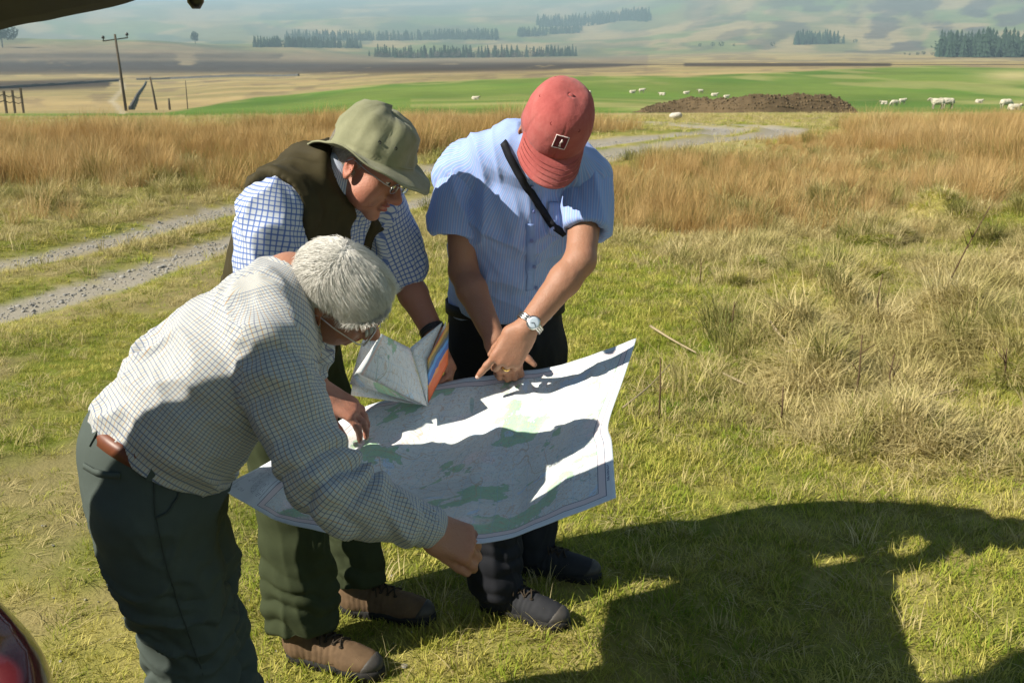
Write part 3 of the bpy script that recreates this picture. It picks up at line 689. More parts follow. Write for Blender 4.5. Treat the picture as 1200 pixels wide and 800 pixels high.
J = dict(pelvis=P2(332, 392, 2.75), belly=P2(348, 322, 2.72), chest=P2(364, 256, 2.68), top=P2(380, 222, 2.65), neck=P2(396, 206, 2.63), head=P2(428, 198, 2.62),
         shR=P2(322, 248, 2.47), elR=P2(322, 375, 2.43), wrR=P2(376, 458, 2.40), shL=P2(442, 240, 2.82), elL=P2(474, 325, 2.86), wrL=P2(511, 396, 2.74),
         hipR=P2(318, 425, 2.68), hipL=P2(352, 420, 2.84), knR=P2(340, 590, 2.60), knL=P2(404, 570, 2.86), anR=G(340, 766)+unit(G(425, 787)-G(340, 766))*.048+A(0, 0, .085), anL=G(402, 712)+unit(G(498, 726)-G(402, 712))*.048+A(0, 0, .085), footR=f2, footL=f2)
fw2 = unit(A(.80, -.36, -.50)); Rh = frame_fz(fw2, unit(A(.30, .02, .9)))
h1 = ((J['wrR'], P2(441, 497, 2.385)-J['wrR'], A(.25, -.30, .9)), dict(thumb_side=-1, curl=(22, 26, 18), splay=6, thumb=(.8, .25, -.5), scale=1.0))
h2 = ((J['wrL'], P2(534, 444, 2.66)-J['wrL'], A(.75, .4, .5)), dict(thumb_side=1, curl=(35, 40, 30), splay=4, thumb=(.75, .35, -.55)))
m2, V2, N2, hj2 = make_body('person', J, side, Rh, M['skin_b'], [h1, h2], EARS+[((.09, 0, -.06), .03, .4), ((.05, .06, -.05), .04, .7), ((.05, -.06, -.05), .04, .7)], 'man in crumpled pale green sun hat and dark olive waistcoat over a blue check shirt', 1.12, .012)
eyes(m2, J['head'], Rh); spectacles(m2, J['head'], Rh, rim='metal', lens_r=.0165)
st = [P2(334, 385, 2.75), P2(342, 345, 2.735), P2(350, 310, 2.715), P2(364, 256, 2.68), P2(379, 224, 2.65)]
wd = [(.172, .130), (.176, .138), (.182, .140), (.190, .130), (.130, .090)]
lo, hi = spread(*st, J['elR'], J['wrR'], J['shL'], J['elL'], J['wrL'], m=.22); f = SDF(lo, hi, .0055)
for i in range(4): f.ecap(st[i], st[i+1], side, side, wd[i], wd[i+1], .03)
f.cone(J['top'], J['shR'], .085, .074, .04); f.cone(J['top'], J['shL'], .082, .072, .04); f.cone(J['top'], J['neck'], .082, .066, .02)
aR = spline([J['shR'], lerp_c(J['shR'], J['elR'], .5)+A(-.012, .0, 0), J['elR'], lerp_c(J['elR'], J['wrR'], .55)], 8); f.chain(aR, [.080, .082, .080, .074, .068, .064, .060, .058], .02)
aL = spline([J['shL'], lerp_c(J['shL'], J['elL'], .5), J['elL']+A(0, 0, .005)], 6); f.chain(aL, [.074, .072, .068, .066, .062, .060], .02); f.cut(J['elL']+A(0, 0, .0), unit(J['elL']-J['shL']))
tb = Bone(st, side, .18, .13); ab = Bone(aR, A(0, 0, 1), .075, .075); lb = Bone(aL, A(0, 0, 1), .066, .066)
def f_a2(V, N):
    d, r = ab.wrap(V); m = np.exp(-np.maximum(d-1.2, 0)*5); d2, r2 = lb.wrap(V); m2_ = np.exp(-np.maximum(d2-1.2, 0)*5)
    V = folds(V, N, A(.5, -.3, -.8), 13, 3.5, .018, 8, 1.0, np.maximum(m, m2_)); return folds(V, N, A(.2, 0, -1), 12, 4, .012, 4, 1.0, 1-m)
shirt2 = cloth('shirt', f, M['blue_check'], m2, [tb, ab, lb], [f_a2], bias=[-.10, 0, 0])
nup = unit(J['head']-J['top']+A(.02, 0, 0)); Rc = np.stack([side, unit(np.cross(nup, side)), nup], 1)
if (Rc[:, 1]@f2) < 0: Rc[:, 1] *= -1
collar(shirt2, J['neck']-nup*.012+f2*.010, nup, Rc, .070, .072, .030, M['blue_check'], 30, .040)
bt = MB()
# waistcoat: shell over the shirt, open at the front, with armholes and standing collar
f = SDF(lo, hi, .006)
wv = [(a+.018, b+.020) for a, b in wd]; wv[-1] = (.150, .104); off = -f2*.006
for i in range(4): f.ecap(st[i]+off, st[i+1]+off, side, side, wv[i], wv[i+1], .03)
f.cone(J['top'], lerp_c(J['top'], J['shR'], .80), .108, .100, .04); f.cone(J['top'], lerp_c(J['top'], J['shL'], .80), .106, .098, .04)
f.cone(J['top'], J['neck']-f2*.01, .095, .076, .02); f.cut(J['neck']+nup*.014, nup)
f.chain([J['shR']+side*.02, aR[3], aR[6]], [.093, .094, .095], .004) if False else None
for k in range(6): f.cone(aR[k]+side*.030, aR[k+1]+side*.026, .092-.002*k, .090-.002*k, .010, True)
for k in range(5): f.cone(aL[k]-side*.012, aL[k+1]-side*.012, .086, .084, .010, True)
fl = side*-.02
for k in range(4): f.ecap(st[k]+f2*.20+fl, st[k+1]+f2*.17+fl, side, side, (.052+.0*k, .16), (.052+.012*(k == 3), .15), .008, True)
f.ecap(J['neck']+f2*.10+fl, J['neck']+f2*.08+nup*.08, side, side, (.064, .12), (.10, .12), .01, True)
f.cone(J['neck']-nup*.10, J['neck']+nup*.10, .066, .066, .006, True)
for k in range(4): f.ecap(st[k], st[k+1], side, side, (wd[k][0]-.004, wd[k][1]-.004), (wd[k+1][0]-.004, wd[k+1][1]-.004), .004, True)
vest = cloth('waistcoat', f, M['waxed'], m2, None, [lambda V, N: folds(V, N, A(.35, -.2, -1), 10, 5, .016, 12), lambda V, N: folds(V, N, A(.9, 0, -.3), 16, 4, .006, 2)])
# buttons down the shirt front
def disc(mb, c, n, r, t=.003, seg=14):
    n = unit(n); u = unit(np.cross(n, A(.3, .2, .9))); v = np.cross(n, u); V = []
    for z, k in ((0, 1), (t*.7, 1), (t, .75)): V += [c+n*z+r*k*(u*cos(2*pi*i/seg)+v*sin(2*pi*i/seg)) for i in range(seg)]
    F = [tuple(range(2*seg, 3*seg))]
    for z in (0, 1): F += [(z*seg+i, z*seg+(i+1) % seg, (z+1)*seg+(i+1) % seg, (z+1)*seg+i) for i in range(seg)]
    return mb.add(V, F)
M['button'] = plain('pale_button', (.55, .56, .60), .35, .4, .05)
trousers(m2, J, side, ((.168, .128), (.164, .122)), [.112, .106, .100, .096, .094, .092, .090, .088, .086], M['olive_twill'],
    [lambda V, N: folds(V, N, A(.25, -.15, -1), 10, 5, .024, 33, 1.0, np.clip((.9-V[:, 2])/.3, .2, 1)), ring_fold(J['anR']+A(0, 0, .08), A(.35, .2, 1), 0, .065, .016, .15, 4), ring_fold(J['anL']+A(0, 0, .06), A(.35, -.2, 1), 0, .06, .016, .15, 5)], P2(338, 368, 2.745), waist_cut=(P2(338, 362, 2.745), unit(A(.1, 0, 1))), hem=.028)
bm = (M['boot_leather'], M['boot_toe'], M['rubber'], M['lace'])
boot(m2, G(340, 766), G(425, 787)-G(340, 766), bm, .30, .125); boot(m2, G(402, 712), G(498, 726)-G(402, 712), bm, .30, .125)
nails(m2, hj2[0][0], A(.25, -.30, .9), M['nail'])
# watch strap on the far wrist
c = lerp_c(J['elL'], J['wrL'], .88); w = unit(J['wrL']-J['elL']); Rw = np.stack([unit(np.cross(w, A(1, 0, 0))), unit(np.cross(w, unit(np.cross(w, A(1, 0, 0))))), w], 1)
b = MB(); torus(b, c, Rw, .0335, .004, 24, 1, 1); torus(b, c+w*.006, Rw, .0335, .004, 24); torus(b, c-w*.006, Rw, .0335, .004, 24); b.build('watch_strap', M['black_plastic'], m2)
# grey hair at the temple and nape
hb = SDF(J['head']-.2, J['head']+.2, .005); hb.ell(J['head']+Rh@A(-.014, 0, .045)*.96, Rh, (.1005, .0805, .086), .01); hb.cut(J['head']+Rh@A(.022, 0, .03), Rh@A(.8, 0, -.25)); hb.cut(J['head']+Rh@A(0, 0, -.045), Rh@A(-.2, 0, -1))
for y in (-1, 1): hb.ell(J['head']+Rh@A(.002, .088*y, -.004), Rh, (.022, .03, .034), .006, True)
V, Q = hb.mesh(1); Nh = normals(V, Q); hbo = link('hair', mesh_np('hair', V, Q), plain('grey_hair_mass', (.26, .23, .19), .7, .2, .3, 150, .4), m2)
comb(hbo, 'hair_strands', J['head'], Rh, V, Nh, lambda l: l[:, 2] < .06, 1500, lambda l: np.tile(A(-.5, 0, -1), (len(l), 1)), lambda l: .018+0*l[:, 0], .2, M['grey_hair'], 4, .0006)
# sun hat
def hat_mat():
    t = NT('washed_pale_green_cotton'); o = t.coord(); n = t.noise(9, 5, .65, o); n2 = t.noise(60, 4, .6, o); v = t.noise(700, 2, .5, o)
    c = t.ramp(n, [(.25, (.15, .155, .090)), (.5, (.225, .225, .135)), (.8, (.31, .305, .20))]); c = t.mix(t.math('MULTIPLY', n2, .35), c, (.20, .20, .12))
    t.bump(t.math('ADD', t.math('MULTIPLY', n2, .8), t.math('MULTIPLY', v, .35)), .45, .004); return t.set(c, .9, .1, Sheen_Weight=.1)
M['hat'] = hat_mat()
def sun_hat(root, o, R, s=1.0):
    q = lambda X: o+(X*s)@R.T
    prof = [(.0, .190), (.040, .1885), (.068, .181), (.084, .167), (.0925, .148), (.0965, .126), (.0985, .102), (.100, .082), (.101, .066), (.104, .060), (.116, .053), (.130, .045), (.143, .037), (.151, .031)]
    n = 96; m = len(prof); X = np.zeros((n, m, 3))
    for i in range(n):
        a = 2*pi*i/n
        for j, (r, z) in enumerate(prof):
            br = max(0, (j-8)/5); cr = 1-br
            x = cos(a)*r*1.14; y = sin(a)*r*.97
            wave = .016*cos(2*a+.2)*br-.010*br*max(0, cos(a))-.012*br*max(0, -cos(a-.5))+.006*sin(5*a+1)*br*br+.004*sin(9*a)*br
            side_up = .030*br**1.5*abs(sin(a))**3
            X[i, j] = A(x-.012+.012*(j < 7)*(z-.1)/.1, y, z-wave*.6+side_up-(.012 if j < 4 else 0)*cos(a-.6))
    V = X.reshape(-1, 3); dd = (fbm(V*34, 3, 5)-.5)*.016+(fbm(V*13, 2, 8)-.5)*.034-.010*np.exp(-(((V-A(.03, -.05, .18))/A(.05, .03, .05))**2).sum(1))
    cr = (V[:, 2] > .07); V = V+(V*A(1, 1, .4)/np.maximum(np.linalg.norm(V*A(1, 1, .4), axis=1), .01)[:, None])*(dd*np.where(cr, 1, .25))[:, None]
    h = grid_mesh('sun_hat', q(V).reshape(n, m, 3), M['hat'], root, True, .0022)
    b = MB()
    V2 = V.reshape(n, m, 3); b.tube([q(V2[i, m-1]) for i in range(n)], .0028*s, 6, True); b.build('brim_edge', M['hat'], h)
    b = MB()
    rr = [q(V2[i, 8]*A(1.012, 1.012, 1)+A(0, 0, .004)) for i in range(n)]; b.tube(rr, .0022*s, 5, True); b.build('crown_seam', M['hat'], h)
    for a in (-62, -40, 40, 62):
        i = int((a % 360)/360*n); p = lerp_c(V2[i, 6], V2[i, 5], .4); nn = unit(R@A(cos(radians(a)), sin(radians(a)), .1))
        e = MB(); u = unit(np.cross(nn, A(0, 0, 1))); torus(e, q(p)+nn*.002, np.stack([u, np.cross(nn, u), nn], 1), .0035, .0012, 12); e.build('eyelet', M['black_plastic'], h)
    return h
sun_hat(m2, J['head']+Rh@A(.022, 0, -.018), Rh@np.array(Matrix.Rotation(radians(-11), 3, 'Y')), .96)
settle(m2, A(-.52, 2.7, 0)); J2 = J
# ---------------------------------------------------------------- man in the red cap (behind, right)
K3 = 1.0
def P3(px, py, Y): return P(px, py, Y*K3)
side = unit(A(-1, -.04, 0)); f3 = unit(A(-.1, -1, 0))
J = dict(pelvis=P3(592, 385, 2.93), belly=P3(597, 318, 2.88), chest=P3(607, 245, 2.80), top=P3(620, 190, 2.74), neck=P3(632, 174, 2.69), head=P3(647, 157, 2.60),
         shR=P3(540, 206, 2.78), elR=P3(543, 318, 2.74), wrR=P3(580, 398, 2.585), shL=P3(691, 208, 2.75), elL=P3(680, 305, 2.57), wrL=P3(615, 386, 2.48),
         hipR=P3(565, 410, 2.93), hipL=P3(620, 410, 2.95), knR=P3(570, 560, 2.82), knL=P3(618, 545, 3.00), anR=G(566, 708)+unit(G(632, 726)-G(566, 708))*.05+A(0, 0, .09), anL=G(602, 666)+unit(G(652, 672)-G(602, 666))*.05+A(0, 0, .09), footR=unit(A(.93, -.3, 0)), footL=unit(A(.9, -.1, 0)))
hl = unit(A(.97, -.05, -.18)); fw3 = unit(A(-.10, -.68, -.74)); up3 = unit(A(.12, -.72, .68)); Rh = frame_fz(fw3, up3)
Rh = Rh@np.array(Matrix.Rotation(radians(-9), 3, 'X'))
h1 = ((J['wrR'], P3(598, 434, 2.555)-J['wrR'], A(.35, -.9, .30)), dict(thumb_side=1, curl=(50, 60, 40), splay=2, index=(40, 50, 35), thumb=(.8, .5, .1), scale=.95))
h2 = ((J['wrL'], P3(588, 430, 2.475)-J['wrL'], A(.15, -.93, .35)), dict(thumb_side=-1, curl=(46, 36, 22), splay=6, index=(4, 8, 5), each=(0, -6, -2, 6), thumb=(.85, .12, -.6), scale=1.05))
m3, V3, N3, hj3 = make_body('person', J, side, Rh, M['skin_c'], [h1, h2], EARS, 'man in red baseball cap and short sleeved pale blue shirt pointing at the map', 1.0, .022)
eyes(m3, J['head'], Rh)
st = [P3(592, 362, 2.925), P3(595, 335, 2.90), P3(598, 300, 2.87), P3(606, 245, 2.80), P3(617, 200, 2.745)]
wd = [(.166, .128), (.160, .128), (.158, .132), (.178, .130), (.125, .085)]
lo, hi = spread(*st, J['elR'], J['elL'], m=.2); f = SDF(lo, hi, .005)
for i in range(4): f.ecap(st[i], st[i+1], side, side, wd[i], wd[i+1], .03)
f.cone(J['top'], J['shR'], .078, .066, .025); f.cone(J['top'], J['shL'], .078, .064, .025); f.cone(J['top'], J['neck'], .078, .062, .02); f.cone(P3(600, 176, 2.72), P3(556, 194, 2.77), .066, .066, .03); f.cone(P3(655, 184, 2.71), P3(680, 200, 2.74), .064, .062, .03)
sR = [J['shR']+A(.012, 0, 0), P3(535, 238, 2.77), P3(531, 274, 2.76)]; sL = [J['shL']+A(-.008, .0, 0), lerp_c(J['shL'], J['elL'], .34), lerp_c(J['shL'], J['elL'], .66)+A(.006, .006, 0)]
f.cut(st[0]+A(0, 0, -.005), A(0, 0, -1))
def short_sleeve(pts, r):
    g = SDF(*spread(*pts, m=.12), .0045); q = spline(pts, 6); d = unit(pts[-1]-pts[-2]); g.chain(list(q)+[pts[-1]+d*.05], list(r)+[r[-1]], .01)
    g.cut(pts[-1], d); g.cone(pts[-1]-d*.03, pts[-1]+d*.08, r[-1]-.009, r[-1]-.006, .004, True)
    bn = Bone(list(pts), A(0, -1, 0), r[2], r[2])
    return cloth('sleeve', g, M['blue_stripe'], shirt3, [bn], [lambda V, N: folds(V, N, unit(d+A(.3, -.2, 0)), 13, 4, .014, 61)])
tb = Bone(st, side, .165, .13)
def f_s3(V, N):
    V = folds(V, N, A(.15, -.2, -1), 13, 5, .018, 41, 1.0, np.clip((V[:, 2]-.92)/.2, .3, 1)); V = folds(V, N, A(.8, -.2, -.6), 12, 4, .010, 44)
    return V
shirt3 = cloth('shirt', f, M['blue_stripe'], m3, [tb], [f_s3])
short_sleeve(sR, [.066, .066, .066, .066, .067, .068]); short_sleeve(sL, [.064, .063, .062, .061, .060, .060])
nup = unit(J['head']-J['top']); Rc = np.stack([side, unit(np.cross(nup, side)), nup], 1)
if (Rc[:, 1]@f3) < 0: Rc[:, 1] *= -1
collar(shirt3, J['neck']-nup*.008, nup, Rc, .066, .068, .028, M['blue_stripe'], 24, .036)
# projecting onto the shirt front for placket, pocket, strap, buttons
from mathutils.bvhtree import BVHTree
def bvh(o): return BVHTree.FromPolygons([v.co for v in o.data.vertices], [tuple(p.vertices) for p in o.data.polygons])
T3 = bvh(shirt3)
def on(tree, p, d, out=.003):
    h = tree.ray_cast(Vector(p)-Vector(d)*1.0, Vector(d), 3.0)
    return (np.array(h[0])+np.array(h[1])*out, np.array(h[1])) if h[0] is not None else (np.asarray(p, float), -np.asarray(d, float))
cam0 = A(0, 0, EYE)
def on_px(tree, px, py, Y=2.75, out=.003):
    d = unit(P3(px, py, Y)-cam0); h = tree.ray_cast(Vector(cam0), Vector(d), 6.0)
    if h[0] is None: return P3(px, py, Y), -d
    n = np.array(h[1]); n = n if n@d < 0 else -n
    return np.array(h[0])+n*out, n
def ribbon(name, tree, pts, width, thick, mat, root, sm=1, **kw):
    pts = [tuple(lerp_c(np.array(pts[i]), np.array(pts[i+1]), k/4)) for i in range(len(pts)-1) for k in range(4)]+[pts[-1]]
    Pn = [on_px(tree, x, y, Y) for x, y, Y in pts if tree.ray_cast(Vector(cam0), Vector(unit(P3(x, y, Y)-cam0)), 6.0)[0] is not None]; p = spline([a for a, b in Pn], len(Pn)*2); nn = spline([b for a, b in Pn], len(Pn)*2)
    if name == 'strap': p = np.vstack([P3(584, 149, 2.80), P3(587, 156, 2.755), p]); nn = np.vstack([[0, .3, 1], [0, -.3, 1], nn])
    T = np.gradient(p, axis=0); V = []; F = []
    for i in range(len(p)):
        t = unit(T[i]); n = unit(nn[i]); s_ = unit(np.cross(t, n)); n = np.cross(s_, t)
        for a, b in ((-1, 0), (1, 0), (1, 1), (-1, 1)): V.append(p[i]+s_*a*width/2+n*(b*thick-.001))
    for i in range(len(p)-1):
        for k in range(4): F.append((i*4+k, i*4+(k+1) % 4, i*4+4+(k+1) % 4, i*4+4+k))
    F += [(3, 2, 1, 0), tuple(len(V)-4+k for k in range(4))]
    return MB().add(V, F).build(name, mat, root, **kw)
ribbon('strap', T3, [(591, 168, 2.72), (598, 185, 2.70), (608, 204, 2.7), (622, 226, 2.7), (634, 245, 2.7), (648, 264, 2.7), (662, 274, 2.72)], .020, .004, M['black_web'], m3)
g = []
for i in range(9):
    row = []
    for j in range(9):
        x = 642+26*j/8; y = 236+2*j/8+(38+3*(1-abs(j-4)/4))*i/8; row.append(on_px(T3, x, y, 2.7, .004)[0])
    g.append(row)
grid_mesh('pocket', np.array(g), M['blue_stripe'], shirt3, False, .002, uvs=np.array([[(.5+.0085*j, -.011*i) for j in range(9)] for i in range(9)]))
ribbon('placket', T3, [(621, 262, 2.7), (622, 280, 2.75), (622, 305, 2.8), (621, 325, 2.8), (620, 340, 2.8)], .026, .0015, M['blue_stripe'], shirt3)
for x, y in ((623, 218), (624, 248), (623, 282), (626, 312), (628, 337)):
    c, n = on_px(T3, x, y, 2.75, .004); b = MB(); disc(b, c, n, .0052, .002); b.build('button', plain('blue_button', (.16, .20, .42), .4, .4), shirt3)
trousers(m3, J, side, ((.168, .128), (.170, .128)), [.108, .104, .098, .092, .088, .084, .082, .080, .076], M['dark_twill'],
    [lambda V, N: folds(V, N, A(.2, -.1, -1), 10, 5, .022, 51, 1.0, np.clip((.9-V[:, 2])/.3, .2, 1)), ring_fold(J['anR']+A(0, 0, .05), A(.3, .2, 1), 0, .065, .011, .14, 4)], P3(592, 358, 2.925), waist_cut=(P3(592, 352, 2.925), A(0, 0, 1)), hem=-.02)
bl = band(m3, 'belt', P3(592, 357, 2.925), A(0, 0, 1), side, .176, .135, .034, M['black_web'])
dm = (M['boot_dark'], M['boot_toe'], M['rubber'], M['lace'])
boot(m3, G(566, 708), G(632, 726)-G(566, 708), dm, .29, .12); boot(m3, G(602, 666), G(652, 672)-G(602, 666), dm, .29, .12)
# wrist watch and ring
w = unit(J['wrL']-J['elL']); c = J['wrL']-w*.022; nb = unit(A(.45, -.75, .5)-w*(A(.45, -.75, .5)@w)); sb = np.cross(w, nb); Rw = np.stack([nb, sb, w], 1)
b = MB()
for k in (-1, 0, 1): torus(b, c+w*.006*k, Rw, .0335, .0032, 26, .88, 1.06)
wt = b.build('watch', M['metal'], m3)
b = MB(); disc(b, c+nb*.028, nb, .0185, .008, 24); b.build('watch_case', M['metal'], wt); b = MB(); disc(b, c+nb*.0355, nb, .0150, .0015, 24); b.build('dial', M['white_dial'], wt)
for a, L in ((40, .009), (150, .012)):
    dr = sb*cos(radians(a))+w*sin(radians(a)); b = MB(); b.tube([c+nb*.0378, c+nb*.0378+dr*L], .0006, 4); b.build('watch_hand', M['black_plastic'], wt)
js = hj3[1][0][2]; p = lerp_c(js[0], js[1], .62); t = unit(js[1]-js[0]); u = unit(np.cross(t, A(1, .2, 0))); b = MB(); torus(b, p, np.stack([u, np.cross(t, u), t], 1), .0100, .0018, 24); torus(b, p+t*.0025, np.stack([u, np.cross(t, u), t], 1), .0100, .0018, 24); b.build('ring', M['gold'], m3)
nails(m3, hj3[1][0], A(.15, -.93, .35), M['nail'])
# hair below the cap
hb = SDF(J['head']-.2, J['head']+.2, .005); hb.ell(J['head']+Rh@A(-.014, 0, .045)*.96, Rh, (.100, .080, .086), .01); hb.cut(J['head']+Rh@A(.02, 0, .03), Rh@A(.8, 0, -.2)); hb.cut(J['head']+Rh@A(0, 0, -.05), Rh@A(-.2, 0, -1))
for y in (-1, 1): hb.ell(J['head']+Rh@A(.002, .088*y, -.004), Rh, (.022, .03, .034), .006, True)
V, Q = hb.mesh(1); link('hair', mesh_np('hair', V, Q), bpy.data.materials['grey_hair_mass'], m3)
# red cap
def cap_mat():
    t = NT('washed_red_cotton_twill'); o = t.coord(); n = t.noise(14, 5, .65, o); n2 = t.noise(130, 3, .6, o); w = t.noise(900, 2, .5, o)
    c = t.ramp(n, [(.25, (.27, .055, .052)), (.55, (.34, .085, .078)), (.85, (.43, .15, .135))]); c = t.mix(t.math('MULTIPLY', n2, .25), c, (.52, .16, .14))
    t.bump(t.math('ADD', n2, t.math('MULTIPLY', w, .5)), .35, .003); return t.set(c, .9, .1, Sheen_Weight=.1)
M['cap'] = cap_mat()
def baseball_cap(root, o, R, s=1.0):
    q = lambda X: o+(np.asarray(X, float)*s)@R.T
    n, m = 144, 26; X = np.zeros((n, m, 3)); base = .034
    def dome(a, t):
        r = sin(t*pi/2)**.82; z = .121*(1-t**2.3)
        seam = min(abs(((a/(pi/3))+.0) % 1), 1-abs(((a/(pi/3))) % 1)); g = -.0022*math.exp(-(seam/.035)**2)*(.25+.75*t)
        x = cos(a)*.1085*r-.012; y = sin(a)*.0895*r; k = 1+g/.1
        z0 = base+z
        front = max(0, cos(a))**2*sin(min(1, t*1.25)*pi)*.006
        return A((x+.012)*k-.012+front, y*k, base+z*(1+.02*cos(a)) if t < 1 else base-.014)
    for i in range(n):
        for j in range(m): X[i, j] = dome(2*pi*i/n, .02+.98*j/(m-1))
    V = X.reshape(-1, 3); V = V+(unit(A(1, 1, 1))*0)+((fbm(V*22, 3, 6)-.5)*.0075)[:, None]*(V/np.linalg.norm(V, axis=1)[:, None])
    X = V.reshape(n, m, 3)
    c = grid_mesh('baseball_cap', q(V).reshape(n, m, 3), M['cap'], root, True, .0022)
    b = MB()
    for k in range(6):
        i = int(n*k/6)
        for off in (-2, 2):
            b = MB(); b.tube([q(X[(i+off) % n, j]*1.004) for j in range(1, m)], .0007*s, 4); b.build('seam_stitching', M['cap'], c)
        e = MB(); i2 = (i+n//12) % n; p = X[i2, 13]; nn = unit(R@unit(p-A(-.01, 0, .05))); u = unit(np.cross(nn, A(.1, 0, 1))); torus(e, q(p)+nn*.001, np.stack([u, np.cross(nn, u), nn], 1), .0036, .0013, 14); disc(e, q(p)-nn*.0005, nn, .0026, .0012, 10); e.build('eyelet', plain('dark_red_eyelet', (.16, .02, .02), .8), c)
    b = MB(); disc(b, q(X[:, 0].mean(0))-R[:, 2]*.001, R[:, 2], .0075*s, .006, 16); b.build('top_button', M['cap'], c)
    # peak
    na, nr = 33, 13; Y = np.zeros((na, nr, 3))
    for i in range(na):
        a = radians(-68+136*i/(na-1))
        for j in range(nr):
            t = j/(nr-1); ext = .082*t*(cos(a*.98)**.55); x = cos(a)*.1085-.014+ext; y = sin(a)*.0895*(1+.04*t)
            Y[i, j] = A(x, y, base+.002-.022*t-2.9*y*y*(.0+1.05*t)+.004*math.sin(pi*t))
    pk = grid_mesh('peak', q(Y.reshape(-1, 3)).reshape(na, nr, 3), M['cap'], c, False, -.0035)
    for t in (4, 6, 8, 10, 12):
        b = MB(); b.tube([q(Y[i, t]+A(0, 0, .0036)) for i in range(1, na-1)], .0008, 4); b.build('stitching', M['cap'], pk)
    # square badge with a pale border and a small pale figure
    tr = bvh(c); cx, cy = .0, 0.004
    def pt(u, v, out):
        o_ = q(A(.02, u, base+.062+v)); d = R@unit(A(1, 0, .18)); h = tr.ray_cast(Vector(o_+d*.3), Vector(-d), .6); return np.array(h[0])+np.array(h[1])*0+d*out
    W2, H2 = .0165, .0195; H0 = -.010
    gr = np.array([[pt(-W2+2*W2*i/8, H0-H2+2*H2*j/8, .0016) for j in range(9)] for i in range(9)])
    bd = grid_mesh('badge', gr, plain('dark_maroon_badge', (.17, .035, .045), .8, .1), c, False, .0012)
    b = MB(); L = [pt(-W2, H0-H2+2*H2*k/6, .0022) for k in range(7)]+[pt(-W2+2*W2*k/6, H0+H2, .0022) for k in range(1, 7)]+[pt(W2, H0+H2-2*H2*k/6, .0022) for k in range(1, 7)]+[pt(W2-2*W2*k/6, H0-H2, .0022) for k in range(1, 6)]
    b.tube(L, .0013, 5, True); b.build('badge_border', M['white_thread'], bd)
    b = MB(); b.tube([pt(0.001, H0-.012, .0024), pt(.000, H0-.006, .0024), pt(-.001, H0, .0024), pt(.002, H0+.006, .0024), pt(.0005, H0+.011, .0024)], [.0036, .0020, .0026, .0030, .0016], 6); b.build('badge_emblem', M['white_thread'], bd)
    return c
baseball_cap(m3, J['head']+Rh@A(.002, 0, -.004), Rh, .965)
settle(m3, A(.02, 2.88, 0)); J3 = J
# seams and pocket of the grey green trousers
T1 = BVHTree.FromPolygons([v.co+m1.location for v in tr.data.vertices], [tuple(p.vertices) for p in tr.data.polygons])
M['seam'] = plain('dark_seam', (.050, .060, .055), .85, .1)
sm_ = [ribbon('pocket_edge', T1, [(212, 545, 1.85), (213, 562, 1.85), (208, 582, 1.83), (196, 600, 1.83), (182, 607, 1.83)], .004, .002, M['seam'], tr), ribbon('side_seam', T1, [(180, 545, 1.8), (182, 600, 1.8), (192, 650, 1.8), (206, 700, 1.8), (222, 745, 1.8), (238, 790, 1.8)], .0028, .0015, M['seam'], tr), ribbon('back_pocket', T1, [(100, 545, 1.85), (112, 552, 1.85), (128, 556, 1.84), (142, 557, 1.84)], .012, .003, M['grey_twill'], tr)]
for o_ in sm_: o_.data.transform(Matrix.Translation(-m1.location))
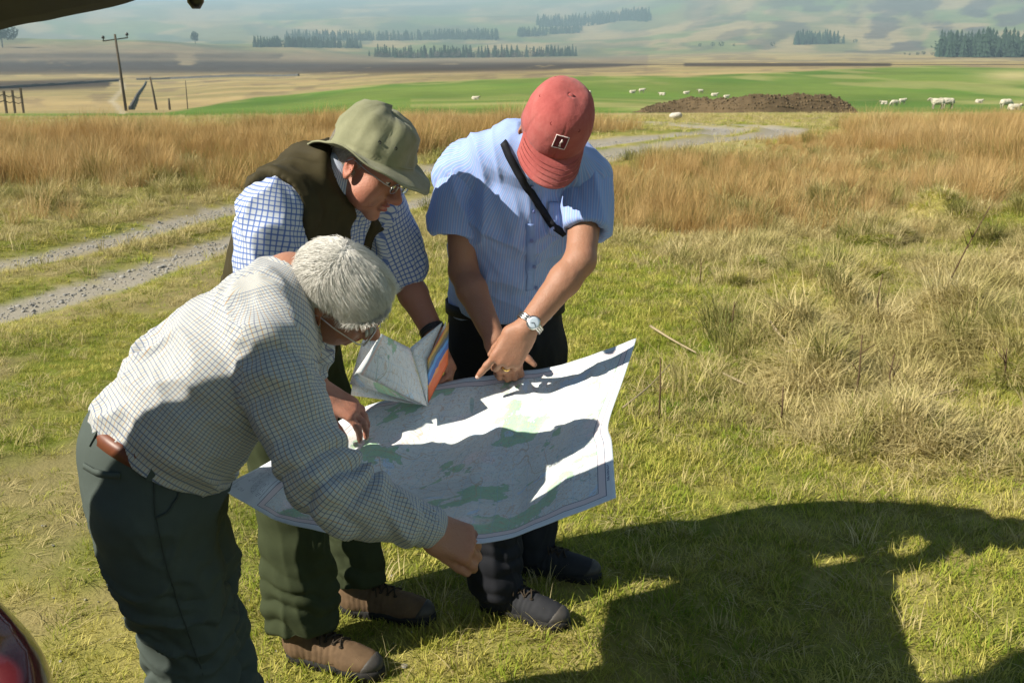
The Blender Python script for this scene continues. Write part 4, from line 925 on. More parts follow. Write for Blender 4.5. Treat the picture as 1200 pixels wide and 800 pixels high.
# ================================================================== THE MAP AND THE FOLDED MAP
def map_mat(name, land=(.70, .74, .72), green=.540):
    t = NT(name); uv = t.n('UVMap').outputs[0]; sp = t.n('SeparateXYZ', i_0=uv); u, v = sp.outputs[0], sp.outputs[1]   # metres on the sheet
    big = t.noise(5.5, 3, .55, t.n('VectorMath', operation='ADD', i_0=uv, i_1=(3.1, 1.7, 0)).outputs[0], .4); mid = t.noise(22, 4, .6, uv, .3); fine = t.noise(90, 3, .6, uv)
    c = t.mix(t.n('MapRange', i_0=mid, i_1=.35, i_2=.7), land, tuple(min(1, x*1.06) for x in land))
    w = t.math('ADD', t.math('MULTIPLY', big, .75), t.math('MULTIPLY', mid, .25))
    c = t.mix(t.n('MapRange', i_0=w, i_1=green, i_2=green+.007, i_3=0, i_4=.95), c, (.38, .60, .40))                          # woodland
    edge = t.math('ABSOLUTE', t.math('SUBTRACT', w, green+.0035)); c = t.mix(t.n('MapRange', i_0=edge, i_1=.002, i_2=.004, i_3=.5, i_4=0), c, (.15, .35, .30))
    c = t.mix(t.n('MapRange', i_0=t.noise(9, 2, .5, uv, .5), i_1=.66, i_2=.67, i_3=0, i_4=.7), c, (.55, .72, .88))      # water
    c = t.mix(t.n('MapRange', i_0=t.noise(7, 2, .5, t.n('VectorMath', operation='ADD', i_0=uv, i_1=(9, 4, 0)).outputs[0]), i_1=.60, i_2=.66, i_3=0, i_4=.6), c, (.86, .76, .76))
    def lines(val, step, wd, col, am):
        q = t.math('ABSOLUTE', t.math('SUBTRACT', t.math('FRACT', t.math('MULTIPLY', val, step)), .5)); return t.mix(t.n('MapRange', i_0=q, i_1=wd, i_2=wd*2, i_3=am, i_4=0), c, col)
    c = lines(t.noise(6, 4, .55, uv, .6), 26, .045, (.60, .42, .26), .48)                                               # contours
    c = lines(t.noise(4, 2, .5, uv, 1.2), 5, .006, (.25, .45, .40), .55); c = lines(t.noise(3.3, 2, .5, t.n('VectorMath', operation='ADD', i_0=uv, i_1=(5, 2, 0)).outputs[0], 1.0), 4, .005, (.55, .42, .26), .6)
    c = lines(t.noise(8, 3, .5, uv, 1.5), 6, .007, (.32, .34, .38), .45)
    c = lines(u, 1/.04, .012, (.35, .55, .75), .35); c = lines(v, 1/.04, .012, (.35, .55, .75), .35)                   # grid
    tx = t.noise(330, 2, .6, t.map(uv, (1.0, 2.2, 1))); c = t.mix(t.math('MULTIPLY', t.n('MapRange', i_0=tx, i_1=.58, i_2=.64).outputs[0], t.n('MapRange', i_0=fine, i_1=.47, i_2=.57, i_3=0, i_4=.95).outputs[0]), c, (.10, .13, .18))
    return t, uv, u, v, c
def between(t, x, a, b): return t.math('MULTIPLY', t.math('GREATER_THAN', x, a), t.math('LESS_THAN', x, b))
MW, MH = .96, .84
def open_map_mat():
    t, uv, u, v, c = map_mat('printed_map_paper'); paper = (.70, .75, .78)
    x0, x1, y0, y1 = .170, MW-.040, .040, MH-.040
    def inside(m): return t.math('MULTIPLY', between(t, u, x0-m, x1+m), between(t, v, y0-m, y1+m))
    fr = t.mix(inside(.018), paper, (.74, .66, .66)); fr = t.mix(inside(.0165), fr, (.74, .66, .66)); ln = t.math('SUBTRACT', inside(.0200), inside(.0178)); fr = t.mix(ln, fr, (.12, .14, .20))
    c = t.mix(inside(0), fr, c); ln = t.math('SUBTRACT', inside(.001), inside(-.0008)); c = t.mix(ln, c, (.12, .14, .20))
    # legend panel: columns of small print
    row = t.math('FRACT', t.math('DIVIDE', v, .0085)); tx = t.noise(260, 2, .6, t.map(uv, (1.1, .2, 1))); blk = t.noise(14, 1, .4, t.map(uv, (1.4, 1.0, 1)))
    col = t.math('GREATER_THAN', t.math('FRACT', t.math('DIVIDE', u, .036)), .22)
    m = t.math('MULTIPLY', t.math('MULTIPLY', between(t, row, .3, .75), col), t.math('MULTIPLY', t.math('GREATER_THAN', tx, .5), t.math('GREATER_THAN', blk, .46)))
    m = t.math('MULTIPLY', m, t.math('MULTIPLY', between(t, u, .022, .135), between(t, v, .05, MH-.06))); c = t.mix(t.math('MULTIPLY', m, .75), c, (.10, .13, .20))
    ln = t.math('MULTIPLY', between(t, u, .1395, .1408), between(t, v, .05, MH-.05)); c = t.mix(ln, c, (.12, .14, .2)); ln = t.math('MULTIPLY', between(t, u, .0140, .0152), between(t, v, .05, MH-.05)); c = t.mix(ln, c, (.12, .14, .2))
    # line of small type in the right margin
    m = t.math('MULTIPLY', t.math('MULTIPLY', between(t, u, MW-.018, MW-.012), between(t, v, .07, .125)), t.math('GREATER_THAN', t.noise(420, 1, .5, uv), .5)); c = t.mix(m, c, (.08, .1, .2))
    t.bump(t.noise(30, 3, .5, uv), .08, .002)
    m = t.set(c, .62, .25); return m
M['map'] = open_map_mat()
def curve_px(pts, n): return spline([P(*p) for p in pts], n)
nu, nv = 97, 73
bot = curve_px([(258, 572, 1.88), (300, 597, 1.855), (345, 616, 1.835), (440, 633, 1.81), (560, 637, 1.785), (640, 615, 1.79), (722, 583, 1.81)], nu)
top = curve_px([(385, 500, 2.48), (430, 476, 2.53), (480, 461, 2.56), (540, 444, 2.60), (600, 437, 2.62), (645, 430, 2.64), (700, 414, 2.68), (746, 396, 2.72)], nu)
lef = spline([bot[0], lerp_c(bot[0], top[0], .5)+A(-.03, 0, -.03), top[0]], nv); rig = spline([bot[-1], P(717, 530, 2.08), P(713, 508, 2.17), P(730, 450, 2.45), top[-1]], nv)
mp = np.zeros((nu, nv, 3)); uvm = np.zeros((nu, nv, 2))
for i in range(nu):
    s_ = i/(nu-1)
    for j in range(nv):
        t_ = j/(nv-1)
        p = (1-t_)*bot[i]+t_*top[i]+(1-s_)*lef[j]+s_*rig[j]-((1-s_)*(1-t_)*bot[0]+s_*(1-t_)*bot[-1]+(1-s_)*t_*top[0]+s_*t_*top[-1])
        e = sin(pi*t_)*min(1, 6*t_*(1-t_)+.2)
        z = -.030*e*sin(pi*min(1, s_*1.1))+.020*e*sin(7.0*s_+1.4*t_+.6)+.010*sin(15*s_-3*t_)*e
        for k in range(1, 8):                                   # concertina folds left in the paper
            d = abs(s_-k/8); z += (.0075 if k % 2 else -.0065)*max(0, 1-d/.05)*min(1, 8*t_*(1-t_)+.25)
        for k in (1, 2, 3): d = abs(t_-k/4); z += (.006 if k == 2 else -.004)*max(0, 1-d/.05)*sin(pi*s_)
        mp[i, j] = p+A(0, 0, z); uvm[i, j] = (s_*MW, t_*MH)
omap = grid_mesh('open_map', mp, M['map'], None, False, -.0006, uvs=uvm, label='large unfolded paper map held out between the three men', cat='map', kind='thing')
# folded map with bright cover, fanned open in the waistcoated man's hand
t, uv, u, v, c = map_mat('folded_map_paper', (.74, .75, .74), .585); mg = t.math('LESS_THAN', u, .016); c = t.mix(mg, c, (.82, .84, .84)); ln = between(t, u, .0155, .0225); c = t.mix(ln, c, (.80, .62, .55)); t.b.inputs['Roughness'].default_value = .6
M['fold_paper'] = t.set(c, .62, .25)
def cover_mat():
    t = NT('bright_map_cover'); uv = t.n('UVMap').outputs[0]; sp = t.n('SeparateXYZ', i_0=uv); u, v = sp.outputs[0], sp.outputs[1]
    n = t.noise(20, 4, .6, uv, .4); k = t.math('ADD', v, t.math('MULTIPLY', t.math('SUBTRACT', n, .5), .035))
    cr = t.n('ValToRGB', i_0=t.math('DIVIDE', k, .13)); cr.color_ramp.interpolation = 'CONSTANT'; e = cr.color_ramp.elements
    st_ = [(0, (.85, .13, .02)), (.30, (.88, .28, .06)), (.36, (.03, .13, .50)), (.50, (.06, .30, .72)), (.62, (.03, .10, .22)), (.70, (.20, .17, .06)), (.80, (.60, .33, .05)), (.90, (.82, .16, .05))]
    while len(e) < len(st_): e.new(.5)
    for q, (p, cc) in zip(e, st_): q.position = p; q.color = (*cc, 1)
    c = t.mix(t.math('MULTIPLY', t.noise(60, 3, .6, uv), .15), cr.outputs[0], (.75, .72, .62)); return t.set(c, .35, .45)
M['cover'] = cover_mat()
fm = bpy.data.objects.new('folded_map', None); C.objects.link(fm); fm['label'] = 'folded map with orange and blue cover fanned open in the hand of the waistcoated man'; fm['category'] = 'folded map'; fm['kind'] = 'thing'
def panel(name, c4, mat, nseg=10, bow=.004, scale=.13, off=(0, 0), **kw):
    a, b, c_, d = [np.asarray(q) for q in c4]; n = unit(np.cross(b-a, d-a)); g = np.zeros((nseg+1, nseg+1, 3)); uvp = np.zeros((nseg+1, nseg+1, 2)); w = np.linalg.norm(b-a); h = np.linalg.norm(d-a)
    for i in range(nseg+1):
        for j in range(nseg+1):
            s_, t_ = i/nseg, j/nseg; g[i, j] = (1-s_)*(1-t_)*a+s_*(1-t_)*b+s_*t_*c_+(1-s_)*t_*d+n*bow*sin(pi*s_)*sin(pi*t_*.9+.2); uvp[i, j] = (s_*w+off[0], t_*h+off[1])
    return grid_mesh(name, g, mat, fm, False, .0007, uvs=uvp, **kw)
def PF(px, py, Y): return P(px, py, Y*1.005)
root_p = PF(501, 473, 2.465)
panel('map_panel', [PF(447, 392, 2.33), root_p+A(-.002, -.008, .002), PF(481, 409, 2.50), PF(447, 392, 2.33)][:0] or [PF(417, 436, 2.335), root_p+A(0, -.012, -.002), PF(481, 408, 2.47), PF(447, 391, 2.36)], M['fold_paper'], bow=.010)
panel('map_panel', [root_p+A(0, -.006, 0), PF(501, 421, 2.49), PF(519, 377, 2.53), PF(481, 407, 2.472)], M['fold_paper'], bow=.003, off=(.3, .1))
panel('map_panel', [PF(410, 450, 2.36), root_p+A(0, -.004, -.004), PF(470, 455, 2.47), PF(417, 436, 2.345)], M['fold_paper'], bow=.003, off=(.5, .3))
panel('map_panel', [PF(411, 463, 2.40), root_p+A(0, .004, -.006), PF(468, 462, 2.485), PF(413, 451, 2.385)], M['fold_paper'], bow=.003, off=(.7, .2))
panel('map_panel', [PF(410, 449, 2.43), root_p+A(0, .010, -.004), PF(448, 400, 2.50), PF(425, 398, 2.46)], M['fold_paper'], bow=.004, off=(.2, .6))
panel('map_panel', [PF(503, 470, 2.49), PF(502, 420, 2.50), PF(522, 377, 2.545), PF(523, 425, 2.56)], M['fold_paper'], bow=.003, off=(.1, .2))
panel('cover', [PF(502, 472, 2.475), PF(525, 427, 2.53), PF(526, 377, 2.525), PF(501, 421, 2.475)], M['cover'], bow=-.002)
bpy.context.view_layer.update(); settle(fm, root_p)
# ================================================================== THE LAND
YT = np.array([0., 10, 14, 20, 35, 60, 118, 250, 450, 900, 1500, 2500, 4000, 6500, 9000])
def rows_to_z(rows):
    dep = PITCH+np.arctan((np.array(rows)-400)/FPX); return EYE-YT[2:]*np.tan(dep)
COLS = [(-.62, [190, 161, 141, 135, 132, 112, 97, 74, 39, 48, 24, 6, 2]), (-.36, [190, 161, 140, 134, 130, 109, 95, 76, 46, 52, 24, 6, 2]), (-.25, [190, 160, 138, 132, 128, 100, 90, 78, 56, 50, 24, 6, 0]), (-.08, [190, 158, 138, 130, 115, 91, 82, 74, 68, 46, 20, 3, -3]),
        (.06, [190, 157, 138, 130, 112, 87, 79, 72, 67, 45, 18, -2, -8]), (.25, [190, 157, 138, 129, 117, 83, 74, 69, 60, 22, -25, -70, -90]), (.62, [190, 157, 138, 129, 117, 81, 72, 68, 58, 8, -60, -120, -150])]
CU = np.array([c[0] for c in COLS]); CZ = np.array([np.concatenate([[0, 0], rows_to_z(c[1])]) for c in COLS])
LY = np.log(YT+6)
def smooth_interp(x, xp, fp):
    """monotone-ish cubic through the table"""
    i = np.clip(np.searchsorted(xp, x)-1, 0, len(xp)-2); h = np.diff(xp); d = np.diff(fp)/h; m = np.concatenate([[d[0]], np.where(d[1:]*d[:-1] > 0, 2*d[1:]*d[:-1]/np.where(np.abs(d[1:]+d[:-1]) > 1e-12, d[1:]+d[:-1], 1), 0), [d[-1]]])
    t = np.clip((x-xp[i])/h[i], 0, 1); t2 = t*t; t3 = t2*t
    return (2*t3-3*t2+1)*fp[i]+(t3-2*t2+t)*h[i]*m[i]+(-2*t3+3*t2)*fp[i+1]+(t3-t2)*h[i]*m[i+1]
def base_height(x, y):
    r = np.hypot(x, y); Y = np.maximum(y, r*.5); u = np.clip(x/np.maximum(Y, .5), -.62, .62); l = np.log(np.maximum(Y, 0)+6)
    z = np.zeros_like(r); Zs = [smooth_interp(l, LY, cz) for cz in CZ]; k = np.clip(np.searchsorted(CU, u)-1, 0, len(CU)-2); t = np.clip((u-CU[k])/(CU[k+1]-CU[k]), 0, 1); t = t*t*(3-2*t)
    Zs = np.array(Zs); ii = np.arange(r.size); f = Zs.reshape(len(CU), -1); kk = k.ravel(); tt = t.ravel()
    return (f[kk, ii]*(1-tt)+f[kk+1, ii]*tt).reshape(r.shape)
RUTS = [[(-6.6, 5.1), (-4.09, 7.87), (-2.91, 10.66), (-1.6, 12.6), (.4, 15.6), (2.2, 18.6), (4.2, 20.9), (4.6, 23.5), (2.5, 27), (-2, 31)],
        [(-5.6, 4.2), (-3.38, 6.41), (-2.35, 9.1), (-.7, 11.4), (1.0, 14.3), (2.9, 17.3), (5.2, 20.2), (5.9, 23.5), (3.6, 28), (-2, 33)]]
RUTP = [spline([A(a, b, 0) for a, b in r], 160) for r in RUTS]
def rut_dist(x, y):
    best = np.full(np.shape(x), 1e9); xs = np.ravel(x); ys = np.ravel(y); m = (ys < 40) & (np.abs(xs) < 16) & (ys > 2.5); b = np.full(xs.shape, 1e9)
    if m.any():
        q = np.stack([xs[m], ys[m]], 1)
        bb = np.full(len(q), 1e9)
        for R_ in RUTP:
            for s in range(0, len(R_), 1): bb = np.minimum(bb, (q[:, 0]-R_[s, 0])**2+(q[:, 1]-R_[s, 1])**2)
        b[m] = np.sqrt(bb)
    return b.reshape(np.shape(x))
def rush_mask(x, y):
    """1 where the tall tan rushes grow"""
    u = x/np.maximum(y, .5); n = fbm2(x*.35, y*.35, 4, 21)-.5; n2 = fbm2(x*1.1, y*1.1, 2, 22)-.5
    y0 = np.interp(u, [-.7, -.5, -.25, -.05, .05, .10, .20, .35, .51, .7], [11.0, 11.2, 12.4, 15.0, 12.5, 9.7, 9.4, 9.2, 9.5, 9.6]); y1 = np.interp(u, [-.6, -.36, -.2, .05, .2, .6], [19, 20, 22, 23, 21, 21])
    m = sst(-.9, .9, y-y0+n*4.5+n2*2.2)*sst(-2, 2, y1-y+n*6); d = rut_dist(x, y); q = sst(12, 16, y); return m*sst(.45+.6*q, 1.1+1.1*q, d+n2*.4)
def relief(x, y):
    r = np.hypot(x, y); near = 1-sst(14, 60, r)
    z = (fbm2(x*.9, y*.9, 3, 1)-.5)*.10+(fbm2(x*3.3, y*3.3, 3, 2)-.5)*.045
    tus = np.maximum(fbm2(x*1.9+3, y*1.9, 2, 5)-.56, 0)*.9*(1-sst(9.5, 11.5, y))
    rough = sst(.3, 1.6, x-.15*y+.3)*sst(3.0, 4.6, y)+sst(9, 12, y)*.7
    z = z*(.45+.8*np.clip(rough, 0, 1))+tus*np.clip(rough, 0, 1)
    calm = np.exp(-(((x+.25)/1.6)**2+((y-2.5)/.9)**2)); z = z*(1-.8*calm)-(z*0)
    d = rut_dist(x, y); z = z*sst(.15, .7, d)-.05*(1-sst(.15, .55, d))
    far = sst(300, 1500, r)*(fbm2(x*.0016, y*.0016, 4, 8)-.5)*26*sst(700, 3000, r)
    return z*near+(fbm2(x*.08, y*.08, 3, 7)-.5)*.25*sst(15, 40, r)*(1-sst(200, 400, r))+far
def height(x, y):
    x = np.asarray(x, float); y = np.asarray(y, float); return base_height(x, y)+relief(x, y)
# one sheet of ground: fine in front, coarse behind, out to the horizon
ang = np.concatenate([np.radians(np.linspace(-180, -36, 49))[:-1], np.radians(np.linspace(-36, 36, 481)), np.radians(np.linspace(36, 180, 49))[1:-1]])
rad = np.concatenate([[.25, .6, 1.0, 1.4, 1.7], np.exp(np.linspace(np.log(1.9), np.log(8800), 520))])
AA, RR = np.meshgrid(ang, rad, indexing='ij'); GX = RR*np.sin(AA); GY = RR*np.cos(AA); GZ = height(GX, GY)
na, nr = AA.shape
def proj_row(y, z): return 400-FPX*((y*SP+(z-EYE)*CP)/np.maximum(y*CP-(z-EYE)*SP, .1))
# what grows where: real colours of soil, turf, straw, heather, pasture
def ground_colour(x, y, z):
    r = np.hypot(x, y); Y = np.maximum(y, r*.5); px = 600+FPX*x/np.maximum(Y*CP-(z-EYE)*SP, .3); row = proj_row(Y, z); n = fbm2(x*.9, y*.9, 4, 31); n1 = fbm2(x*4, y*4, 3, 32); big = fbm2(x*.02, y*.06, 4, 33); uu = np.clip(x/np.maximum(Y, 1), -3, 3); ll = np.log(np.maximum(Y, 1)); lf = fbm2(uu*32, ll*6, 5, 34); lf2 = fbm2(uu*26+.004*np.sin(y*.002), ll*5, 5, 35)
    def C3(*c): return np.array(c)[None, None, :]*np.ones(x.shape+(1,))
    def mx(a, b, t): t = np.clip(t, 0, 1)[..., None]; return a*(1-t)+b*t
    turf = mx(C3(.13, .155, .024), C3(.28, .25, .08), sst(.35, .65, n)*.7+.3*sst(.4, .6, n1))
    turf = mx(turf, C3(.22, .18, .09), sst(.48, .64, fbm2(x*1.4+9, y*1.4, 3, 36))*.75*sst(-.2, -1.2, x+.15*y-.1))
    rgh = np.clip(sst(.1, 1.4, x-.15*y+.35)*sst(2.9, 4.4, y)+.5*sst(6.5, 8.5, y), 0, 1); turf = mx(turf, C3(.33, .275, .125), rgh*sst(.34, .6, fbm2(x*1.1, y*1.1, 3, 51))*.75)
    c = turf; ru = rush_mask(x, y); c = mx(c, C3(.26, .18, .072), ru*.9)
    straw = mx(C3(.31, .24, .115), C3(.23, .195, .09), sst(.35, .7, big)); c = mx(c, straw, sst(26, 34, r))
    green_hi = np.interp(px, [-400, 190, 235, 300, 430, 560, 700, 800, 900, 1000, 1100, 1200, 1700], [133, 132, 126, 115, 101, 93, 89, 91, 86, 80, 77, 80, 80])+(big-.5)*5
    green = sst(27, 36, r)*sst(-1.0, 1.2, row-green_hi)*sst(-1.5, 1.5, (137-4*(px > 700))-row+(n-.5)*4)
    gcol = mx(C3(.080, .150, .024), C3(.125, .18, .036), sst(.3, .7, fbm2(x*.05, y*.02, 3, 37))); gcol = mx(gcol, C3(.27, .255, .10), sst(.55, .72, fbm2(x*.09, y*.03, 3, 38))*.55+.7*np.exp(-((row-121)/4.5)**2)*(px > 480)*sst(.35, .6, fbm2(x*.05, y*.15, 2, 39)))
    gcol = mx(gcol, C3(.32, .29, .13), np.exp(-(((px-1190)/42)**2+((row-89)/7.0)**2)*1.3)*1.1)
    c = mx(c, gcol, green)
    moor = sst(120, 220, r)*(1-green); c = mx(c, C3(.155, .12, .078), moor*sst(92, 66, row)*.85*(px < 760))
    band = np.maximum(np.exp(-((row-np.interp(px, [0, 200, 420, 640, 760], [79, 78, 80, 78, 76]))/np.interp(px, [0, 300, 640, 760], [9.5, 9.0, 5.5, .5]))**4), np.maximum(np.exp(-((row-101+px*.03)/6.5)**4)*(px < 130+60*(lf-.5)), np.exp(-((row-76)/2.4)**4)*(px > 800)*(px < 1045)))
    band = np.maximum(band, .7*np.exp(-((row-66)/4.0)**4)*(px < 330))
    heat = sst(.25, .34, lf+.22*band-.14)*band; c = mx(c, C3(.040, .029, .024), moor*heat*.95)
    c = mx(c, C3(.15, .115, .075), moor*(1-band)*sst(.48, .68, fbm2(uu*45, ll*9, 4, 40))*.6)
    hill = sst(1100, 1700, r); hc = mx(C3(.14, .14, .062), C3(.25, .20, .10), sst(.38, .62, lf2)); hc = mx(hc, C3(.10, .15, .05), sst(.53, .60, fbm2(uu*14+4, ll*6, 4, 41))*.7)
    hc = mx(hc, C3(.060, .050, .047), sst(.50, .60, fbm2(uu*34+7, ll*7, 5, 42))*sst(-.1, .45, x/np.maximum(Y, 1))*.85); hc = mx(hc, C3(.05, .075, .05), sst(.56, .62, fbm2(uu*18+1, ll*4, 4, 43))*.6*sst(.3, -.1, x/np.maximum(Y, 1)))
    c = mx(c, hc, hill)
    # the farm track climbing the pasture on the left
    tr_ = np.exp(-((px-np.interp(row, [92, 96, 103, 112, 119, 124, 132], [138, 142, 145, 137, 131, 137, 143]))/np.interp(row, [92, 132], [2.2, 5]))**4)*(row > 94)*(row < 134)*(r > 60); c = mx(c, C3(.36, .32, .24), tr_*.6)
    d = rut_dist(x, y); c = mx(c, C3(.29, .265, .225), (1-sst(.12+.18*sst(12, 16, y), .30+.35*sst(12, 16, y), d+(n1-.5)*.22))*.92)
    return c
GC = ground_colour(GX, GY, GZ)
idx = np.arange(na*nr).reshape(na, nr); nx = np.roll(idx, -1, 0)
Q = np.stack([idx[:, :-1], idx[:, 1:], nx[:, 1:], nx[:, :-1]], -1).reshape(-1, 4)
V = np.stack([GX, GY, GZ], -1).reshape(-1, 3); V = np.vstack([V, [[0, 0, float(height(np.array([.0]), np.array([.01]))[0])]]]); c0 = len(V)-1
me = mesh_np('ground', V, Q, np.stack([idx[:, 0], nx[:, 0], np.full(na, c0)], 1))
if me.polygons[1000].normal.z < 0: me.flip_normals()
a = me.color_attributes.new('land', 'FLOAT_COLOR', 'POINT'); cc = np.ones((len(V), 4), np.float32); cc[:-1, :3] = GC.reshape(-1, 3); cc[-1, :3] = GC[0, 0]; a.data.foreach_set('color', cc.ravel())
t = NT('open_land'); p = t.pos(); v = t.n('VertexColor', layer_name='land')
n = t.noise(9, 6, .65, p); n2 = t.noise(70, 4, .6, p); far = t.noise(.35, 5, .65, p)
c = t.mix(.55, v.outputs[0], t.mix(n, (.35, .35, .35), (.68, .66, .62)), 'OVERLAY'); c = t.mix(.35, c, t.mix(n2, (.25, .25, .25), (.75, .75, .75)), 'OVERLAY'); c = t.mix(.30, c, t.mix(far, (.3, .3, .3), (.7, .7, .7)), 'OVERLAY'); vf = t.noise(.022, 7, .7, p); c = t.mix(.45, c, t.mix(t.n('MapRange', i_0=vf, i_1=.32, i_2=.68), (.22, .22, .23), (.76, .75, .72)), 'OVERLAY')
t.bump(t.math('ADD', n, t.math('MULTIPLY', n2, .5)), .6, .02); M['land'] = t.set(c, .95, .08)
ground = link('ground', me, M['land'], kind='structure')
# ================================================================== GRASS, RUSHES, STRAW AND STONES (nobody could count them)
def blade_clump(name, n, h, spread_, wid, bend_, mat, seg=3, flat=False, hvar=.5, seed=0, up=(62, 90)):
    rg = np.random.default_rng(seed); V = []; F = []
    for i in range(n):
        a = rg.uniform(0, 2*pi); r = spread_*rg.uniform(0, 1)**.6; b = A(r*cos(a), r*sin(a), -.01); da = a+rg.normal(0, .8); L = h*rg.uniform(1-hvar, 1.1); w = wid*rg.uniform(.6, 1.3)
        d = A(cos(da), sin(da), 0); sd = A(-sin(da+rg.normal(0, .5)), cos(da+rg.normal(0, .5)), 0); el = radians(rg.uniform(2, 30)) if flat else radians(rg.uniform(*up)); bb = rg.uniform(.3, 1.2)*bend_; p = b.copy(); k0 = len(V)
        for k in range(seg+1):
            t_ = k/seg; ww = w*(1-t_**1.5)*.5+w*.04; V += [p-sd*ww, p+sd*ww]
            e = el-bb*t_; p = p+(d*cos(e)+A(0, 0, sin(e)))*L/seg
            if flat: p[2] = max(p[2], .002)
        for k in range(seg): F.append((k0+2*k, k0+2*k+1, k0+2*k+3, k0+2*k+2))
    me = bpy.data.meshes.new(name); me.from_pydata([tuple(v) for v in V], [], F); me.polygons.foreach_set('use_smooth', np.ones(len(F), bool)); me.materials.append(mat); me.update()
    return bpy.data.objects.new(name, me)
def grass_mat(name, stops, root_, patch=.8, rough=.7, transl=.3):
    t = NT(name); oi = t.n('ObjectInfo'); p = t.pos(); n = t.noise(patch, 4, .6, p); r = oi.outputs['Random']
    f = t.math('ADD', t.math('MULTIPLY', r, .45), t.math('MULTIPLY', t.n('MapRange', i_0=n, i_1=.28, i_2=.72).outputs[0], .55)); c = t.ramp(f, stops)
    g = t.n('TexCoord').outputs['Object']
    m = t.set(c, rough, .2); tr_ = t.n('BsdfTranslucent'); t.put(tr_.inputs[0], c); mxs = t.n('MixShader', i_0=transl); t.t.links.new(t.b.outputs[0], mxs.inputs[1]); t.t.links.new(tr_.outputs[0], mxs.inputs[2])
    t.t.links.new(mxs.outputs[0], t.t.nodes['Material Output'].inputs[0]); return m
M['turf'] = grass_mat('short_turf', [(0, (0.099, 0.189, 0.014)), (.38, (0.244, 0.289, 0.028)), (.66, (0.470, 0.425, 0.099)), (1, (0.632, 0.550, 0.214))], None, 1.4)
M['pale_straw'] = grass_mat('bleached_straw', [(0, (0.248, 0.248, 0.076)), (.4, (0.418, 0.355, 0.144)), (.75, (0.551, 0.462, 0.228)), (1, (0.640, 0.559, 0.320))], None, 1.7)
M['rush'] = grass_mat('dry_rushes', [(0, (.29, .165, .055)), (.35, (.42, .275, .100)), (.7, (.53, .375, .165)), (1, (.62, .48, .26))], None, .33)
M['green_rush'] = grass_mat('green_tussock', [(0, (0.080, 0.107, 0.021)), (.5, (0.196, 0.196, 0.050)), (1, (0.373, 0.311, 0.109))], None, .6)
def scatter(name, protos, X, Y, rz, tilt, sc, Zoff=0.0):
    hid = bpy.data.collections.new(name+'_kinds'); [hid.objects.link(o) for o in protos]
    Z = height(X, Y)+Zoff; n = len(X); me = bpy.data.meshes.new(name); me.vertices.add(n); me.vertices.foreach_set('co', np.stack([X, Y, Z], 1).astype(np.float32).ravel())
    for an, ty, val in (('rot', 'FLOAT_VECTOR', np.stack([tilt*np.cos(rz*3), tilt*np.sin(rz*3), rz], 1)), ('scl', 'FLOAT', sc), ('kin', 'INT', RNG.integers(0, len(protos), n))):
        at = me.attributes.new(an, ty, 'POINT'); at.data.foreach_set('vector' if ty == 'FLOAT_VECTOR' else 'value', np.asarray(val, np.int32 if ty == 'INT' else np.float32).ravel())
    me.update(); ob = link(name, me, None, kind='stuff')
    ng = bpy.data.node_groups.new(name+'_nodes', 'GeometryNodeTree'); ng.interface.new_socket('Geometry', in_out='INPUT', socket_type='NodeSocketGeometry'); ng.interface.new_socket('Geometry', in_out='OUTPUT', socket_type='NodeSocketGeometry')
    N = ng.nodes.new; gi, go, io, ci = N('NodeGroupInput'), N('NodeGroupOutput'), N('GeometryNodeInstanceOnPoints'), N('GeometryNodeCollectionInfo')
    ci.inputs[0].default_value = hid; ci.inputs['Separate Children'].default_value = True; ci.inputs['Reset Children'].default_value = True; io.inputs['Pick Instance'].default_value = True
    ng.links.new(gi.outputs[0], io.inputs['Points']); ng.links.new(ci.outputs[0], io.inputs['Instance'])
    for an, ty, so_ in (('rot', 'FLOAT_VECTOR', 'Rotation'), ('scl', 'FLOAT', 'Scale'), ('kin', 'INT', 'Instance Index')):
        q = N('GeometryNodeInputNamedAttribute'); q.data_type = ty; q.inputs[0].default_value = an; ng.links.new(q.outputs[0], io.inputs[so_])
    ng.links.new(io.outputs[0], go.inputs[0]); md = ob.modifiers.new('instances', 'NODES'); md.node_group = ng
    return ob
def field(n, y0, y1, half=.60, pad=.8, power=1.0):
    """random spots in the wedge of land in front of the camera, even in area"""
    y = np.sqrt(RNG.uniform(y0**2, y1**2, n)) if power == 1 else np.exp(RNG.uniform(np.log(y0), np.log(y1), n)); x = RNG.uniform(-1, 1, n)*(half*y+pad); return x, y
P_turf = [blade_clump('turf_tuft', 34, .052, .055, .0036, 1.0, M['turf'], 3, seed=k, up=(20, 78)) for k in range(4)]
P_straw = [blade_clump('straw_tuft', 30, .13, .085, .0030, 1.2, M['pale_straw'], 4, True, seed=10+k) for k in range(4)]+[blade_clump('straw_tuft', 18, .11, .05, .0036, 1.5, M['pale_straw'], 4, seed=20+k) for k in range(3)]
P_tus = [blade_clump('tussock', 70, .24, .085, .0045, 1.5, M['green_rush'], 4, seed=30+k) for k in range(2)]+[blade_clump('tussock', 70, .26, .10, .0045, 1.7, M['pale_straw'], 4, seed=40+k) for k in range(2)]
P_rush = [blade_clump('rush_clump', 95, .58, .18, .0050, .75, M['rush'], 4, hvar=.45, seed=50+k) for k in range(5)]+[blade_clump('rush_clump', 80, .48, .16, .0055, .7, M['green_rush'], 4, seed=60)]
x, y = field(60000, 2.0, 10.5); rd = rut_dist(x, y); bare = fbm2(x*1.4+9, y*1.4, 3, 36); left = sst(-.2, -1.2, x+.15*y-.1)
